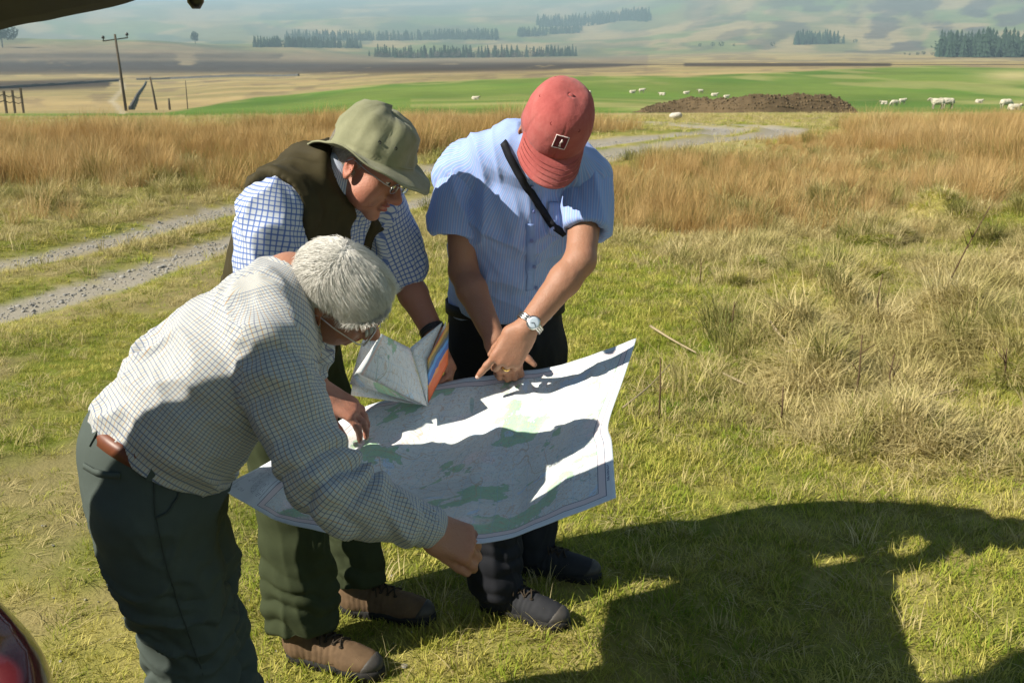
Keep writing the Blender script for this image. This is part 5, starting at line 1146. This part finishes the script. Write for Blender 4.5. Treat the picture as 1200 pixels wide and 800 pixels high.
rg_ = np.clip(sst(.1, 1.4, x-.15*y+.35)*sst(2.9, 4.4, y)+.5*sst(6.5, 8.5, y), 0, 1)*sst(.36, .56, fbm2(x*1.1, y*1.1, 3, 51)); k = (RNG.random(len(x)) > .6*rg_) & (rd > .20+.16*RNG.random(len(x))) & (RNG.random(len(x)) > .8*left*sst(.44, .60, bare)) & (y < 10.5) & (rush_mask(x, y) < .6); x, y = x[k], y[k]; left = left[k]
scatter('short_grass', P_turf, x, y, RNG.uniform(0, 6.28, len(x)), RNG.normal(0, .15, len(x)), RNG.uniform(.55, 1.25, len(x))*(1-.35*left))
x, y = field(90000, 2.0, 11.5); rd = rut_dist(x, y); rough = np.clip(sst(.1, 1.4, x-.15*y+.35)*sst(2.9, 4.4, y)+.12+.45*sst(7, 9, y), 0, 1)*(.35+.65*sst(.38, .6, fbm2(x*1.1, y*1.1, 3, 51)))
k = (rd > .45) & (RNG.random(len(x)) < rough); x, y, rough = x[k], y[k], rough[k]
scatter('straw_litter', P_straw, x, y, RNG.uniform(0, 6.28, len(x)), RNG.normal(0, .12, len(x)), RNG.uniform(.6, 1.4, len(x))*(.7+.7*rough))
x, y = field(5200, 3.4, 15); g = fbm2(x*1.9+3, y*1.9, 2, 5); rd = rut_dist(x, y); right = np.clip(sst(.2, 1.6, x-.15*y+.3)*sst(3.2, 4.8, y)+sst(9.2, 10.8, y)*.8, 0, 1)
k = (rd > .5) & (RNG.random(len(x)) < right*sst(.50, .66, g)) ; x, y = x[k], y[k]
scatter('tussock_grass', P_tus, x, y, RNG.uniform(0, 6.28, len(x)), RNG.normal(0, .15, len(x)), RNG.uniform(.55, 1.25, len(x)))
x, y = field(21000, 8.6, 26, .64, 2); m = rush_mask(x, y); k = RNG.random(len(x)) < m*(.45+.55*sst(.40, .56, fbm2(x*.8, y*.8, 3, 53)))*np.where(y < 22, 1, .75); x, y = x[k], y[k]
hh = .14+1.10*fbm2(x*.75, y*.75, 3, 54); front = (.75+.25*sst(8.5, 12, y))*(1-.5*np.exp(-(((x-3.2)/2.2)**2+((y-16)/5)**2)**2))
scatter('tall_rushes', P_rush, x, y, RNG.uniform(0, 6.28, len(x)), RNG.normal(.0, .14, len(x)), hh*front*RNG.uniform(.65, 1.2, len(x)))
# rough pale grass edging the rushes and in the middle of the track
x, y = field(30000, 7.2, 40, .62, 1); rd = rut_dist(x, y); k = (rd > .24+.30*sst(12, 16, y)) & (rush_mask(x, y) < .75) & (RNG.random(len(x)) < .75); x, y = x[k], y[k]
scatter('verge_grass', P_turf+P_straw[4:], x, y, RNG.uniform(0, 6.28, len(x)), RNG.normal(0, .15, len(x)), RNG.uniform(.9, 2.0, len(x)))
# loose stones on the wheel tracks, and a few in the turf
def stone(name, seed):
    f = SDF(A(-1.3, -1.3, -1.3), A(1.3, 1.3, 1.3), .25); rg = np.random.default_rng(seed); f.ell(A(0, 0, 0), np.eye(3), (.9, rg.uniform(.55, .9), rg.uniform(.4, .6)), .1); f.ell(rg.normal(0, .3, 3), np.eye(3), (.6, .5, .4), .2); V, Q = f.mesh(0)
    V = V*(1+.25*(noise3(V*1.7+seed, seed)-.5))[:, None]; return bpy.data.objects.new(name, mesh_np(name, V, Q, smooth=False))
M['stone'] = plain('grey_stone', (.27, .26, .235), .9, .15, .4, 3, .4)
P_st = [stone('stone', k) for k in range(4)]; [o.data.materials.append(M['stone']) for o in P_st]
xs, ys = [], []
for R_ in RUTP:
    i = RNG.integers(0, 125, 3600); xs.append(R_[i, 0]+RNG.normal(0, .11, 3600)); ys.append(R_[i, 1]+RNG.normal(0, .11, 3600))
x = np.concatenate(xs+[RNG.uniform(-1.9, -.2, 120)]); y = np.concatenate(ys+[RNG.uniform(2.2, 3.6, 120)]); 
scatter('gravel', P_st, x, y, RNG.uniform(0, 6.28, len(x)), RNG.normal(0, .5, len(x)), np.minimum(np.exp(RNG.normal(-4.8, .45, len(x))), .030)*np.where(np.arange(len(x)) < 7200, 1, .45), .002)
# ================================================================== THE PARKED CAR (its rear and raised tailgate reach into the frame)
def sdf_box(f, c, half, r, k=.01, sub=False, taper=None):
    c = np.asarray(c, float); m = max(half)+k+3*f.h; h = np.asarray(half)-r
    sl, x, y, z = f.win(c-np.asarray(half)-k-3*f.h, c+np.asarray(half)+k+3*f.h); X, Y, Z = np.abs(x-c[0])-h[0], np.abs(y-c[1])-h[1], np.abs(z-c[2])-h[2]
    if taper: tz = np.clip((z-c[2]+half[2])/(2*half[2]), 0, 1); X = X+tz*taper[0]; Y = Y+tz*taper[1]; 
    if taper: X = X+0*Y; 
    d = np.sqrt(np.maximum(X, 0)**2+np.maximum(Y, 0)**2+np.maximum(Z, 0)**2)+np.minimum(np.maximum(np.maximum(X, Y), Z), 0)-r; f.comb(sl, d.astype(np.float32), k, sub)
def paint():
    t = NT('dark_red_car_paint'); n = t.noise(6, 3, .6, t.coord()); d = t.noise(220, 2, .5, t.coord()); c = t.mix(t.math('MULTIPLY', d, .3), (.10, .010, .016), (.14, .03, .03)); r = t.n('MapRange', i_0=n, i_1=.3, i_2=.7, i_3=.22, i_4=.36)
    return t.set(c, r, .5, Coat_Weight=.8, Coat_Roughness=.08)
M['paint'] = paint(); M['trim'] = plain('dark_olive_plastic_trim', (.020, .019, .014), .75, .25, .2, 120, .1); M['car_glass'] = plain('dark_tinted_glass', (.012, .014, .016), .05, .6, .05); M['tyre'] = plain('tyre_rubber', (.018, .018, .018), .85, .2); M['lamp_red'] = plain('red_lamp_plastic', (.35, .012, .012), .15, .6, .05)
CY = .88; RX = -.84
car = bpy.data.objects.new('parked_car', None); C.objects.link(car); car['label'] = 'dark red car at the left edge with its tailgate raised overhead'; car['category'] = 'car'; car['kind'] = 'thing'
f = SDF(A(RX-4.4, CY-1.0, .05), A(RX+.2, CY+1.0, 1.75), .024)
sdf_box(f, A(RX-2.05, CY, .585), A(2.05, .84, .34), .26, .05); sdf_box(f, A(RX-2.35, CY, 1.07), A(1.60, .78, .38), .16, .08, taper=(.30, .16))
sdf_box(f, A(RX-.35, CY, .55), A(.36, .85, .20), .17, .06)
for wx in (-.78, -3.30):
    for sy in (-1, 1): f.cone(A(RX+wx, CY+sy*.62, .32), A(RX+wx, CY+sy*1.0, .32), .37, .37, .02, True)
sdf_box(f, A(RX-.55, CY, 1.02), A(.62, .64, .36), .06, .02, True); sdf_box(f, A(RX-2.1, CY, 1.02), A(1.4, .66, .34), .1, .02, True)
V, Q = f.mesh(2); link('body', mesh_np('body', V, Q), M['paint'], car)
b = MB(); b.box(A(RX-.75, CY, .64), (1.1, 1.2, .02)); b.build('boot_floor', M['trim'], car, smooth=False)
b = MB(); b.box(A(RX-1.35, CY, .92), (.10, 1.22, .58), np.array(Matrix.Rotation(-.2, 3, 'Y'))); b.build('rear_seat', M['trim'], car, smooth=False)
for sy in (-1, 1):
    for x0, x1 in ((-1.15, -2.0), (-2.05, -2.95)):
        y = CY+sy*.742; b = MB(); L = [A(RX+x0, y, 1.0), A(RX+x1, y, 1.0), A(RX+x1+(.0 if x1 > -2.5 else .34), y-sy*.085, 1.38), A(RX+x0-.05, y-sy*.085, 1.38)]; b.add(L+[p-A(0, sy*.02, 0) for p in L], [(0, 1, 2, 3), (7, 6, 5, 4), (0, 4, 5, 1), (1, 5, 6, 2), (2, 6, 7, 3), (3, 7, 4, 0)]); b.build('side_window', M['car_glass'], car, smooth=False)
    f = SDF(A(RX-.4, CY+sy*.75-.3, .6), A(RX+.2, CY+sy*.75+.3, 1.2), .012); sdf_box(f, A(RX-.36, CY+sy*.70, .88), A(.11, .10, .12), .05, .01); V, Q = f.mesh(1); link('tail_lamp', mesh_np('tail_lamp', V, Q), M['lamp_red'], car)
    for wx in (-.78, -3.30):
        b = MB(); c = A(RX+wx, CY+sy*.74, .315); torus(b, c, np.array([[1, 0, 0], [0, 0, 1], [0, -1, 0]], float), .235, .085, 32, 1, 1, 10); ty = b.build('wheel', M['tyre'], car); b = MB(); b.tube([c-A(0, .07, 0), c+A(0, .07, 0)], .20, 24); b.build('rim', M['metal'], ty)
# tailgate: a thick curved panel hinged at the roof
prof = spline([A(-1.78, 0, 1.44), A(-1.2, 0, 1.57), A(-.80, 0, 1.702), A(-.68, 0, 1.728), A(-.56, 0, 1.757), A(-.45, 0, 1.815), A(-.36, 0, 1.90)], 40)
tg = np.zeros((40, 31, 3))
for i in range(40):
    for j in range(31):
        s_ = -1+2*j/30; wd_ = .735-.05*(i/39)**6+.09*sst(.5, .8, i/39); tg[i, j] = A(prof[i, 0]-.05*s_*s_*(i/39)**2, CY+s_*wd_, prof[i, 2]+.045*(1-abs(s_)**3)-.0)
tgo = grid_mesh('tailgate', tg, [M['trim']], car, False, -.055)
b = MB(); k = P(222, -9, 1.60); b.tube([k+A(0, 0, -.026)*.9, k+A(0, 0, -.014), k+A(-.001, 0, .03), k+A(-.004, -.01, .12), k+A(.0, -.03, .19)], [.006, .0125, .014, .013, .014], 12); b.build('pull_strap', M['black_plastic'], tgo)
for sy in (-1, 1):
    b = MB(); b.tube([A(RX-.45, CY+sy*.66, 1.00), A(-.98, CY+sy*.66, 1.62)], .011, 8); b.build('gas_strut', M['black_plastic'], tgo)
bpy.context.view_layer.update(); settle(car, A(-.6, 1.62, 0)); car.rotation_euler = (0, 0, radians(10.5))
# ================================================================== THE FARTHER THINGS
def land_at(px, row, near=2.0):
    """where the line of sight through photo pixel (px, row) first meets the land"""
    Y = np.exp(np.linspace(np.log(near), np.log(8600), 4000)); z = np.zeros_like(Y); x = np.zeros_like(Y)
    for _ in range(3): x = (px-600)/FPX*(Y*CP-(z-EYE)*SP); z = height(x, Y)
    r = proj_row(Y, z); i = int(np.argmax(r <= row)) if (r <= row).any() else len(Y)-1
    return A(x[i], Y[i], z[i])
def on_land(x, y): return A(x, y, float(height(np.array([x]), np.array([y]))[0]))
# --- telegraph poles
M['pole'] = plain('weathered_pole_wood', (.085, .068, .048), .9, .15, .3, 6, .3); M['insul'] = plain('dark_insulator', (.03, .025, .025), .3, .5)
def pole(px, row, h, lean, arm, label, r=.14, wires=False):
    b0 = land_at(px, row, 90); o = bpy.data.objects.new('telegraph_pole', None); C.objects.link(o); o['label'] = label; o['category'] = 'pole'; o['kind'] = 'thing'; o['group'] = 'poles on the left pasture'
    top = b0+A(lean, 0, h); b = MB(); b.tube([b0-A(0, 0, .5), b0+(top-b0)*.5, top], [r*1.25, r*1.1, r*.85], 10); b.build('post', M['pole'], o)
    if arm:
        d = unit(A(1, .35, .14)); c = top-A(0, 0, .55); b = MB(); b.box(c, (arm, .12, .12), np.stack([d, A(-d[1], d[0], 0), A(0, 0, 1)], 1)); b.build('crossarm', M['pole'], o, smooth=False)
        for s in (-.47, .47): p = c+d*arm*s; b = MB(); b.tube([p+A(0, 0, .05), p+A(0, 0, .22), p+A(0, 0, .26), p+A(0, 0, .50), p+A(0, 0, .56)], [.05, .05, .17, .15, .05], 10); b.build('insulator', M['insul'], o)
    settle_later.append((o, b0)); return top
settle_later = []
ptop = pole(148, 130, 8.3, -.35, 2.7, 'tall wooden telegraph pole with crossarm and two insulators', .13)
pole(184, 129, 3.9, -.45, 0, 'shorter bare wooden pole leaning just right of the tall crossarm pole', .11); pole(199, 129, 1.35, 0, 0, 'short stub post on the green strip right of the leaning pole', .12); pole(220, 128, 3.4, .03, 0, 'thin faint bare pole farthest right of the poles on the left pasture', .05)
# --- post and wire fence at the far left
fe = bpy.data.objects.new('post_fence', None); C.objects.link(fe); fe['label'] = 'dark wooden post fence beyond the rushes at the left edge'; fe['category'] = 'fence'; fe['kind'] = 'thing'
fb = []
for k, (px, Y, h) in enumerate(((-26, 60, 1.0), (-6, 64, 1.0), (8, 68, 1.0), (18, 73, 1.15), (28, 78, 1.45))):
    z = 0.; x = 0.
    for _ in range(3): x = (px-600)/FPX*(Y*CP-(z-EYE)*SP); z = float(height(np.array([x]), np.array([float(Y)]))[0])
    p = A(x, Y, z+.45); fb.append(p); b = MB(); b.box(p+A(0, 0, h/2-.3), (.13, .11, h+.6)); b.build('post', M['pole'], fe, smooth=False)
for hh in (.35, .75):
    for a_, b_ in zip(fb[:-1], fb[1:]): b = MB(); b.tube([a_+A(0, 0, hh), lerp_c(a_, b_, .5)+A(0, 0, hh-.1), b_+A(0, 0, hh+.05)], .03, 5); b.build('rail', M['pole'], fe)
settle_later.append((fe, fb[2]))
# --- dry stone walls
M['wall'] = plain('dark_dry_stone', (.10, .10, .095), .95, .1, .5, 1.5, .5)
def wall(pts, h, w, label, near=40):
    L = [land_at(px, row, near) for px, row in pts]; c = []
    for a_, b_ in zip(L[:-1], L[1:]):
        n = max(3, int(np.linalg.norm(b_-a_)/4)); c += [lerp_c(a_, b_, k/n) for k in range(n)]
    c.append(L[-1]); V = []; F = []
    for i, p in enumerate(c):
        q = c[min(i+1, len(c)-1)]-c[max(i-1, 0)]; s_ = unit(A(-q[1], q[0], 0)); g = on_land(p[0], p[1]); hh = h*RNG.uniform(.8, 1.12)
        V += [g+s_*w*.6-A(0, 0, .6), g+s_*w*.4+A(0, 0, hh), g-s_*w*.4+A(0, 0, hh*RNG.uniform(.94, 1.04)), g-s_*w*.6-A(0, 0, .6)]
    for i in range(len(c)-1):
        for k in range(4): F.append((i*4+k, i*4+4+k, i*4+4+(k+1) % 4, i*4+(k+1) % 4))
    F += [(0, 1, 2, 3), tuple(len(V)-1-k for k in range(4))]
    b = MB(); b.add(V, F); b.build('stone_wall', M['wall'], None, False, label=label, cat='wall', kind='thing', group='dry stone walls on the moor')
wall([(-60, 107), (0, 104), (70, 100), (138, 95.5)], .9, 1.0, 'dark stone wall crossing the moor at far left, ending at the track', 300)
wall([(160, 94), (200, 93), (300, 90), (350, 89.3)], .9, 1.0, 'long dark stone wall running right from the track under the burnt heather', 300)
wall([(152, 129), (156, 122), (160, 113), (166, 105), (171, 96)], .42, .3, 'dark wall climbing the pasture beside the tall telegraph pole', 90)
# --- spoil heap
M['muck'] = plain('brown_muck', (.095, .068, .038), .95, .1, .55, 2.2, .8)
hp = [land_at(px, 132, 28) for px in (742, 800, 870, 940, 1006)]; n, m = 90, 16; g = np.zeros((n, m, 3)); hs = spline(hp, n)
for i in range(n):
    t_ = i/(n-1); hgt = (.95*np.interp(t_, [0, .06, .16, .30, .42, .55, .72, .86, .95, 1], [.0, .28, .55, .85, .70, .95, .95, .85, .5, 0]))
    for j in range(m):
        s_ = -1+2*j/(m-1); g[i, j] = hs[i]+A(.0, s_*1.3, hgt*max(0, 1-abs(s_)**1.6)-.05)
V = g.reshape(-1, 3); V = V+((fbm(V*2.4, 4, 12)-.5)*.55)[:, None]*A(.5, .5, .8)*np.clip((V[:, 2:3]-hs[:, 2].mean()+.3), 0, 1)
heap = grid_mesh('spoil_heap', V.reshape(n, m, 3), M['muck'], None, label='long low heap of brown muck and rubble on the green pasture', cat='heap', kind='thing')
b = MB(); rg = np.random.default_rng(4)
for k in range(900):
    i = rg.integers(4, n-4); j = rg.integers(2, 10); p = V.reshape(n, m, 3)[i, j]; s_ = rg.uniform(.03, .10); b.box(p+A(0, 0, s_*.2), (s_*rg.uniform(.8, 1.8), s_, s_*rg.uniform(.6, 1.2)), np.array(Matrix.Rotation(rg.uniform(0, 3), 3, 'Z')@Matrix.Rotation(rg.uniform(-.8, .8), 3, 'X')), .7)
cl = b.build('clods', plain('muck_clods', (.12, .088, .05), .95, .1, .6, 3, .6), heap, False); cl['kind'] = 'stuff'
settle_later.append((heap, hp[2]))
ps = land_at(792, 141, 20); o = P_st[1].data.copy(); sb = link('boulder', o, None, None, 'pale boulder at the bend of the farm track below the heap', 'boulder', None, 'thing'); sb.scale = (.22, .17, .18); sb.location = ps+A(0, 0, .12); o.materials.clear(); o.materials.append(plain('pale_stone', (.46, .43, .37), .9, .1, .2, 5, .4))
# --- sheep
M['wool'] = plain('cream_wool', (.52, .47, .37), .95, .05, .18, 9, .6); M['sheep_face'] = plain('pale_sheep_face', (.30, .25, .19), .8, .15, .2, 9)
def sheep_mesh(name, pose):
    f = SDF(A(-.85, -.4, -.08), A(.95, .4, 1.15), .03); zb = .62 if pose != 'lying' else .30; R = np.eye(3)
    f.ell(A(0, 0, zb), R, (.50, .255, .27), .08); f.ell(A(.28, 0, zb+.02), R, (.27, .23, .27), .08); f.ell(A(-.34, 0, zb+.01), R, (.24, .235, .26), .08)
    if pose == 'grazing': nk, hd, nose = A(.62, 0, .52), A(.80, .02, .26), A(.92, .02, .08)
    else: nk, hd, nose = A(.56, 0, zb+.16), A(.72, .03, zb+.24), A(.88, .04, zb+.12)
    f.cone(A(.36, 0, zb+.05), nk, .20, .13, .06); f.cone(nk, hd, .12, .085, .04); f.cone(hd, nose, .085, .05, .03)
    for s in (-1, 1): f.cone(hd+A(-.03, s*.07, .05), hd+A(-.08, s*.19, .05), .035, .02, .02)
    if pose != 'lying':
        for x, kx in ((.33, .02), (-.36, -.05)):
            for s in (-1, 1): f.chain([A(x, s*.13, .46), A(x+kx, s*.13, .25), A(x, s*.13, .0)], [.085, .045, .042], .04)
    else:
        for s in (-1, 1): f.cone(A(.30, s*.17, .10), A(.55, s*.16, .05), .08, .05, .05); f.cone(A(-.34, s*.20, .12), A(-.05, s*.26, .06), .12, .06, .05)
    f.cone(A(-.55, 0, zb+.06), A(-.62, 0, zb-.16), .05, .035, .03)
    V, Q = f.mesh(1); N = normals(V, Q); V = V+N*((fbm(V*9, 3, 3)-.5)*.07*(V[:, 0] < .5)*(V[:, 2] > (.33 if pose != 'lying' else .05)))[:, None]
    me = mesh_np(name, V, Q); me.materials.append(M['wool']); me.materials.append(M['sheep_face']); ctr = V[Q].mean(1); fc = (np.linalg.norm(ctr-(hd+nose)/2, axis=1) < .17) | ((ctr[:, 2] < .36) & (pose != 'lying')); me.polygons.foreach_set('material_index', fc.astype(np.int32)); return me
SM = {k: sheep_mesh('sheep_'+k, k) for k in ('standing', 'grazing', 'lying')}
SH = [(557, 117, 'lying', 0, 'lone sheep on the green field between the sun hat and the red cap'), (689, 110, 'lying', 2.9, 'sheep half hidden just right of the crown of the red cap'), (741, 109.5, 'lying', .3, 'leftmost small sheep of the row above the left end of the heap'), (752, 109.5, 'standing', .1, 'brightest sheep of the pair above the left end of the heap'),
      (776, 112, 'lying', 3.0, 'sheep lying alone right of the pair above the heap'), (804, 110.5, 'lying', .2, 'sheep with pale back directly above the highest left hump of the heap'), (821, 110, 'standing', 3.3, 'greyish sheep standing above the middle left of the heap'), (837, 113, 'lying', .1, 'cream sheep lying right behind the middle of the heap'), (851, 115, 'lying', .3, 'small sheep at the right of the row, touching the top of the heap'),
      (1036, 122.5, 'lying', 3.2, 'sheep nearest the right end of the heap'), (1048, 124.5, 'grazing', 3.4, 'left one of two touching sheep right of the heap'), (1057, 122.5, 'standing', .2, 'right one of two touching sheep right of the heap'), (1098, 128, 'standing', 3.1, 'large sheep at left of the bright pair in the right pasture'), (1110, 127.5, 'standing', 3.25, 'large sheep at right of the bright pair in the right pasture'),
      (1147, 121, 'lying', .1, 'distant sheep alone between the bright pair and the right edge'), (1181, 120.5, 'lying', 3.0, 'upper sheep of three near the right edge'), (1178, 128, 'grazing', .2, 'lower left sheep of three near the right edge'), (1188, 129.5, 'lying', .1, 'lower right sheep of three near the right edge')]
for px, row, pose, yaw, lab in SH:
    p = land_at(px, row, 34); o = link('sheep', SM[pose], None, None, lab, 'sheep', 'sheep on the green pasture', 'thing'); o.location = p; s_ = RNG.uniform(.60, .70); o.scale = (s_, s_, s_); o.rotation_euler = (0, 0, yaw)
# --- far woods and single trees
M['conifer'] = plain('dark_conifer', (.028, .050, .030), .9, .1, .4, .3); M['bare_tree'] = plain('grey_leafless_twigs', (.12, .10, .085), .95, .1, .3, .3); M['bark'] = plain('bark', (.07, .055, .04), .95, .1)
def conifer(b, p, h, rg, tiers=7):
    for k in range(tiers):
        t_ = k/tiers; z0 = h*(.10+.85*t_); r = h*.20*(1-t_)**.8+.02*h; n = 7; a0 = rg.uniform(0, 6); V = [p+A(0, 0, z0+h*.22*(1-.4*t_))]
        for i in range(n*2): a_ = a0+pi*i/n; rr = r*(1 if i % 2 else .62)*rg.uniform(.8, 1.15); V.append(p+A(cos(a_)*rr, sin(a_)*rr, z0-h*.03*(i % 2)))
        b.add(V, [(0, 1+i, 1+(i+1) % (2*n)) for i in range(2*n)])
def leafy(b, p, h, rg, n=150, w=.45):
    for k in range(n):
        d = unit(rg.normal(0, 1, 3)); r = rg.uniform(.35, 1)**.5; c = p+A(d[0]*h*w*r, d[1]*h*w*r, h*.60+d[2]*h*.38*r); s_ = h*.055; u = unit(rg.normal(0, 1, 3)); v = unit(np.cross(u, rg.normal(0, 1, 3))); b.add([c-u*s_-v*s_*.6, c+u*s_-v*s_*.6, c+u*s_*.7+v*s_, c-u*s_*.7+v*s_], [(0, 1, 2, 3)])
def wood(name, pts, count, h, label, depth=40, near=200, mat=None, seed=1, edge=None):
    rg = np.random.default_rng(seed); b = MB(); L = [land_at(px, row, near) for px, row in pts]
    for k in range(count):
        t_ = rg.uniform(0, len(L)-1.001); i = int(t_); p = lerp_c(L[i], L[i+1], t_-i)+A(rg.normal(0, 3), 0, 0); p = p*(1+rg.uniform(0, depth)/np.linalg.norm(p)); p = on_land(p[0], p[1]); conifer(b, p-A(0, 0, 1), h*rg.uniform(.5, 1.15), rg, 6) if rg.random() > .18 else leafy(b, p, h*rg.uniform(.45, .75), rg, 40)
    o = b.build(name, mat or M['conifer'], None, False, kind='stuff'); return o
wood('conifer_belt', [(436, 67), (520, 68), (600, 67.5), (676, 66)], 230, 17, '', 40, 700, seed=1)
b = MB(); rg = np.random.default_rng(3)
for px in np.linspace(434, 640, 26): p = land_at(px+rg.normal(0, 3), 69, 700); leafy(b, p, rg.uniform(6, 11), rg, 60)
b.build('bare_trees', M['bare_tree'], None, False, kind='stuff')
wood('plantation', [(300, 56), (360, 56), (424, 57)], 240, 17, '', 60, 700, seed=5); wood('plantation', [(335, 48), (430, 48), (520, 47), (584, 48)], 420, 25, '', 120, 1700, seed=6); wood('plantation', [(606, 44), (640, 42), (680, 38.5)], 150, 24, '', 80, 1700, seed=7); wood('plantation', [(628, 33), (680, 32), (730, 25), (760, 26)], 420, 32, '', 250, 1700, seed=8)
wood('pine_wood', [(1100, 68), (1150, 68), (1210, 68), (1280, 68)], 330, 26, '', 160, 500, seed=9); wood('pine_clump', [(931, 53), (955, 52.5), (984, 52)], 110, 22, '', 60, 900, seed=10)
b = MB(); rg = np.random.default_rng(8)
for px, row, h in ((1002, 52, 9), (820, 56, 7), (835, 56, 9), (845, 57, 11), (860, 56, 6), (905, 56, 9), (1060, 65, 3), (1066, 66, 3), (1075, 66, 4), (1082, 66, 5), (1092, 66, 4)): leafy(b, land_at(px, row, 400), h, rg, 90)
b.build('hedgerow_bushes', M['conifer'], None, False, kind='stuff')
def lone_tree(px, row, h, w, label, near, seed):
    rg = np.random.default_rng(seed); p = land_at(px, row, near); o = bpy.data.objects.new('pine_tree', None); C.objects.link(o); o['label'] = label; o['category'] = 'tree'; o['kind'] = 'thing'; b = MB(); b.tube([p-A(0, 0, 1), p+A(.3, 0, h*.5), p+A(0, 0, h*.85)], [h*.03, h*.022, h*.01], 7); b.build('trunk', M['bark'], o)
    b = MB(); 
    for k in range(5): q = p+A(rg.normal(0, h*w*.45), rg.normal(0, h*w*.4), h*rg.uniform(.0, .30)); leafy(b, q, h*rg.uniform(.55, .72), rg, 120, w)
    b.build('crown', M['conifer'], o, False); settle_later.append((o, p))
lone_tree(229, 51.5, 19, .30, 'lone dark tree on the moor skyline right of the telegraph pole', 700, 1); lone_tree(3, 56, 26, .5, 'dark rounded tree at the left edge under the raised tailgate', 700, 2)
# --- dead weed stalks standing in the rough grass
M['stalk'] = plain('dead_brown_stalk', (.095, .062, .035), .9, .1, .3, 60); M['pale_stalk'] = plain('bleached_fallen_stalk', (.31, .25, .155), .9, .1, .35, 60)
def stalk(px, row, h, lean, fork, label, nm='dead_stalk'):
    p = G(px, row); p = on_land(p[0], p[1]); o = bpy.data.objects.new(nm, None); C.objects.link(o); o['label'] = label; o['category'] = 'dead stalk'; o['kind'] = 'thing'; o['group'] = 'dead weed stalks in the rough grass'; rg = np.random.default_rng(int(px)); b = MB(); tp = p+A(lean*h, 0, h); m_ = lerp_c(p, tp, .5)+A(rg.normal(0, .012), 0, 0); b.tube([p-A(0, 0, .03), m_, tp], [.0048, .0042, .0028], 6); b.build('stem', M['stalk'], o)
    for k in range(fork): t_ = rg.uniform(.45, .95); q = lerp_c(p, tp, t_); d = A(rg.choice([-1, 1])*rg.uniform(.3, .8), rg.normal(0, .3), rg.uniform(.4, 1)); b = MB(); b.tube([q, q+unit(d)*rg.uniform(.04, .11)], [.0028, .0015], 5); b.build('twig', M['stalk'], o)
    settle_later.append((o, p))
for a_ in ((914, 497, .20, 0, 1, 'short brown stalk with a crooked tip right of the map corner'), (999, 483, .38, .02, 2, 'thin tall stalk standing mid way right of the map, beside a fallen pale stalk'), (1045, 466, .22, -.05, 3, 'bushy short brown weed head right of the thin tall stalk'), (1098, 388, .52, .42, 3, 'long brown stalk leaning right in the rough grass'), (772, 490, .30, -.02, 0, 'thin dark stalk just right of the map'),
           (1172, 470, .18, -.03, 3, 'brown weed head by the bare soil at right edge'), (857, 400, .20, .02, 1, 'small brown stalk in the grass behind the map corner'), (1030, 390, .30, -.05, 1, 'upright stalk left of the long leaning one'), (820, 330, .18, .0, 1, 'small dark stalk at the foot of the rushes')): stalk(*a_)
def fallen(pts, label, r=.007):
    q = [G(*p) for p in pts]; q = [on_land(a_[0], a_[1])+A(0, 0, .035) for a_ in q]; b = MB(); b.tube(list(spline(q, 8)), [r*(1-.06*k) for k in range(8)], 6); b.build('fallen_stalk', M['pale_stalk'], None, label=label, cat='fallen stalk', kind='thing', group='bleached stalks lying in the grass')
fallen([(762, 388), (788, 404), (815, 422)], 'thick bleached stalk lying just beyond the map corner', .008); fallen([(847, 446), (875, 455)], 'short bleached stalk lying right of the map', .006); fallen([(900, 410), (925, 428), (975, 442), (1000, 460)], 'long crooked bleached stalk lying toward the right', .008); fallen([(730, 486), (760, 460), (785, 433)], 'thin bent pale stalk arching beside the map edge', .005); fallen([(920, 435), (960, 446)], 'pale stalk crossing the long crooked one', .007); fallen([(1075, 478), (1120, 470)], 'pale stalk lying near the bare soil', .006)
bpy.context.view_layer.update()
for o, p in settle_later: settle(o, p)
# ================================================================== HAZE
hz = MB(); hz.box((0, 0, 300), (19000, 19000, 1100)); ho = hz.build('haze', None, None, False, kind='stuff')
hm = bpy.data.materials.new('haze_air'); hm.use_nodes = True; nt = hm.node_tree; nt.nodes.remove(nt.nodes['Principled BSDF']); vp = nt.nodes.new('ShaderNodeVolumePrincipled'); vp.inputs['Color'].default_value = (.60, .86, 1.0, 1); vp.inputs['Density'].default_value = 2.5e-4; vp.inputs['Anisotropy'].default_value = 0.0
nt.links.new(vp.outputs[0], nt.nodes['Material Output'].inputs['Volume']); ho.data.materials.append(hm)
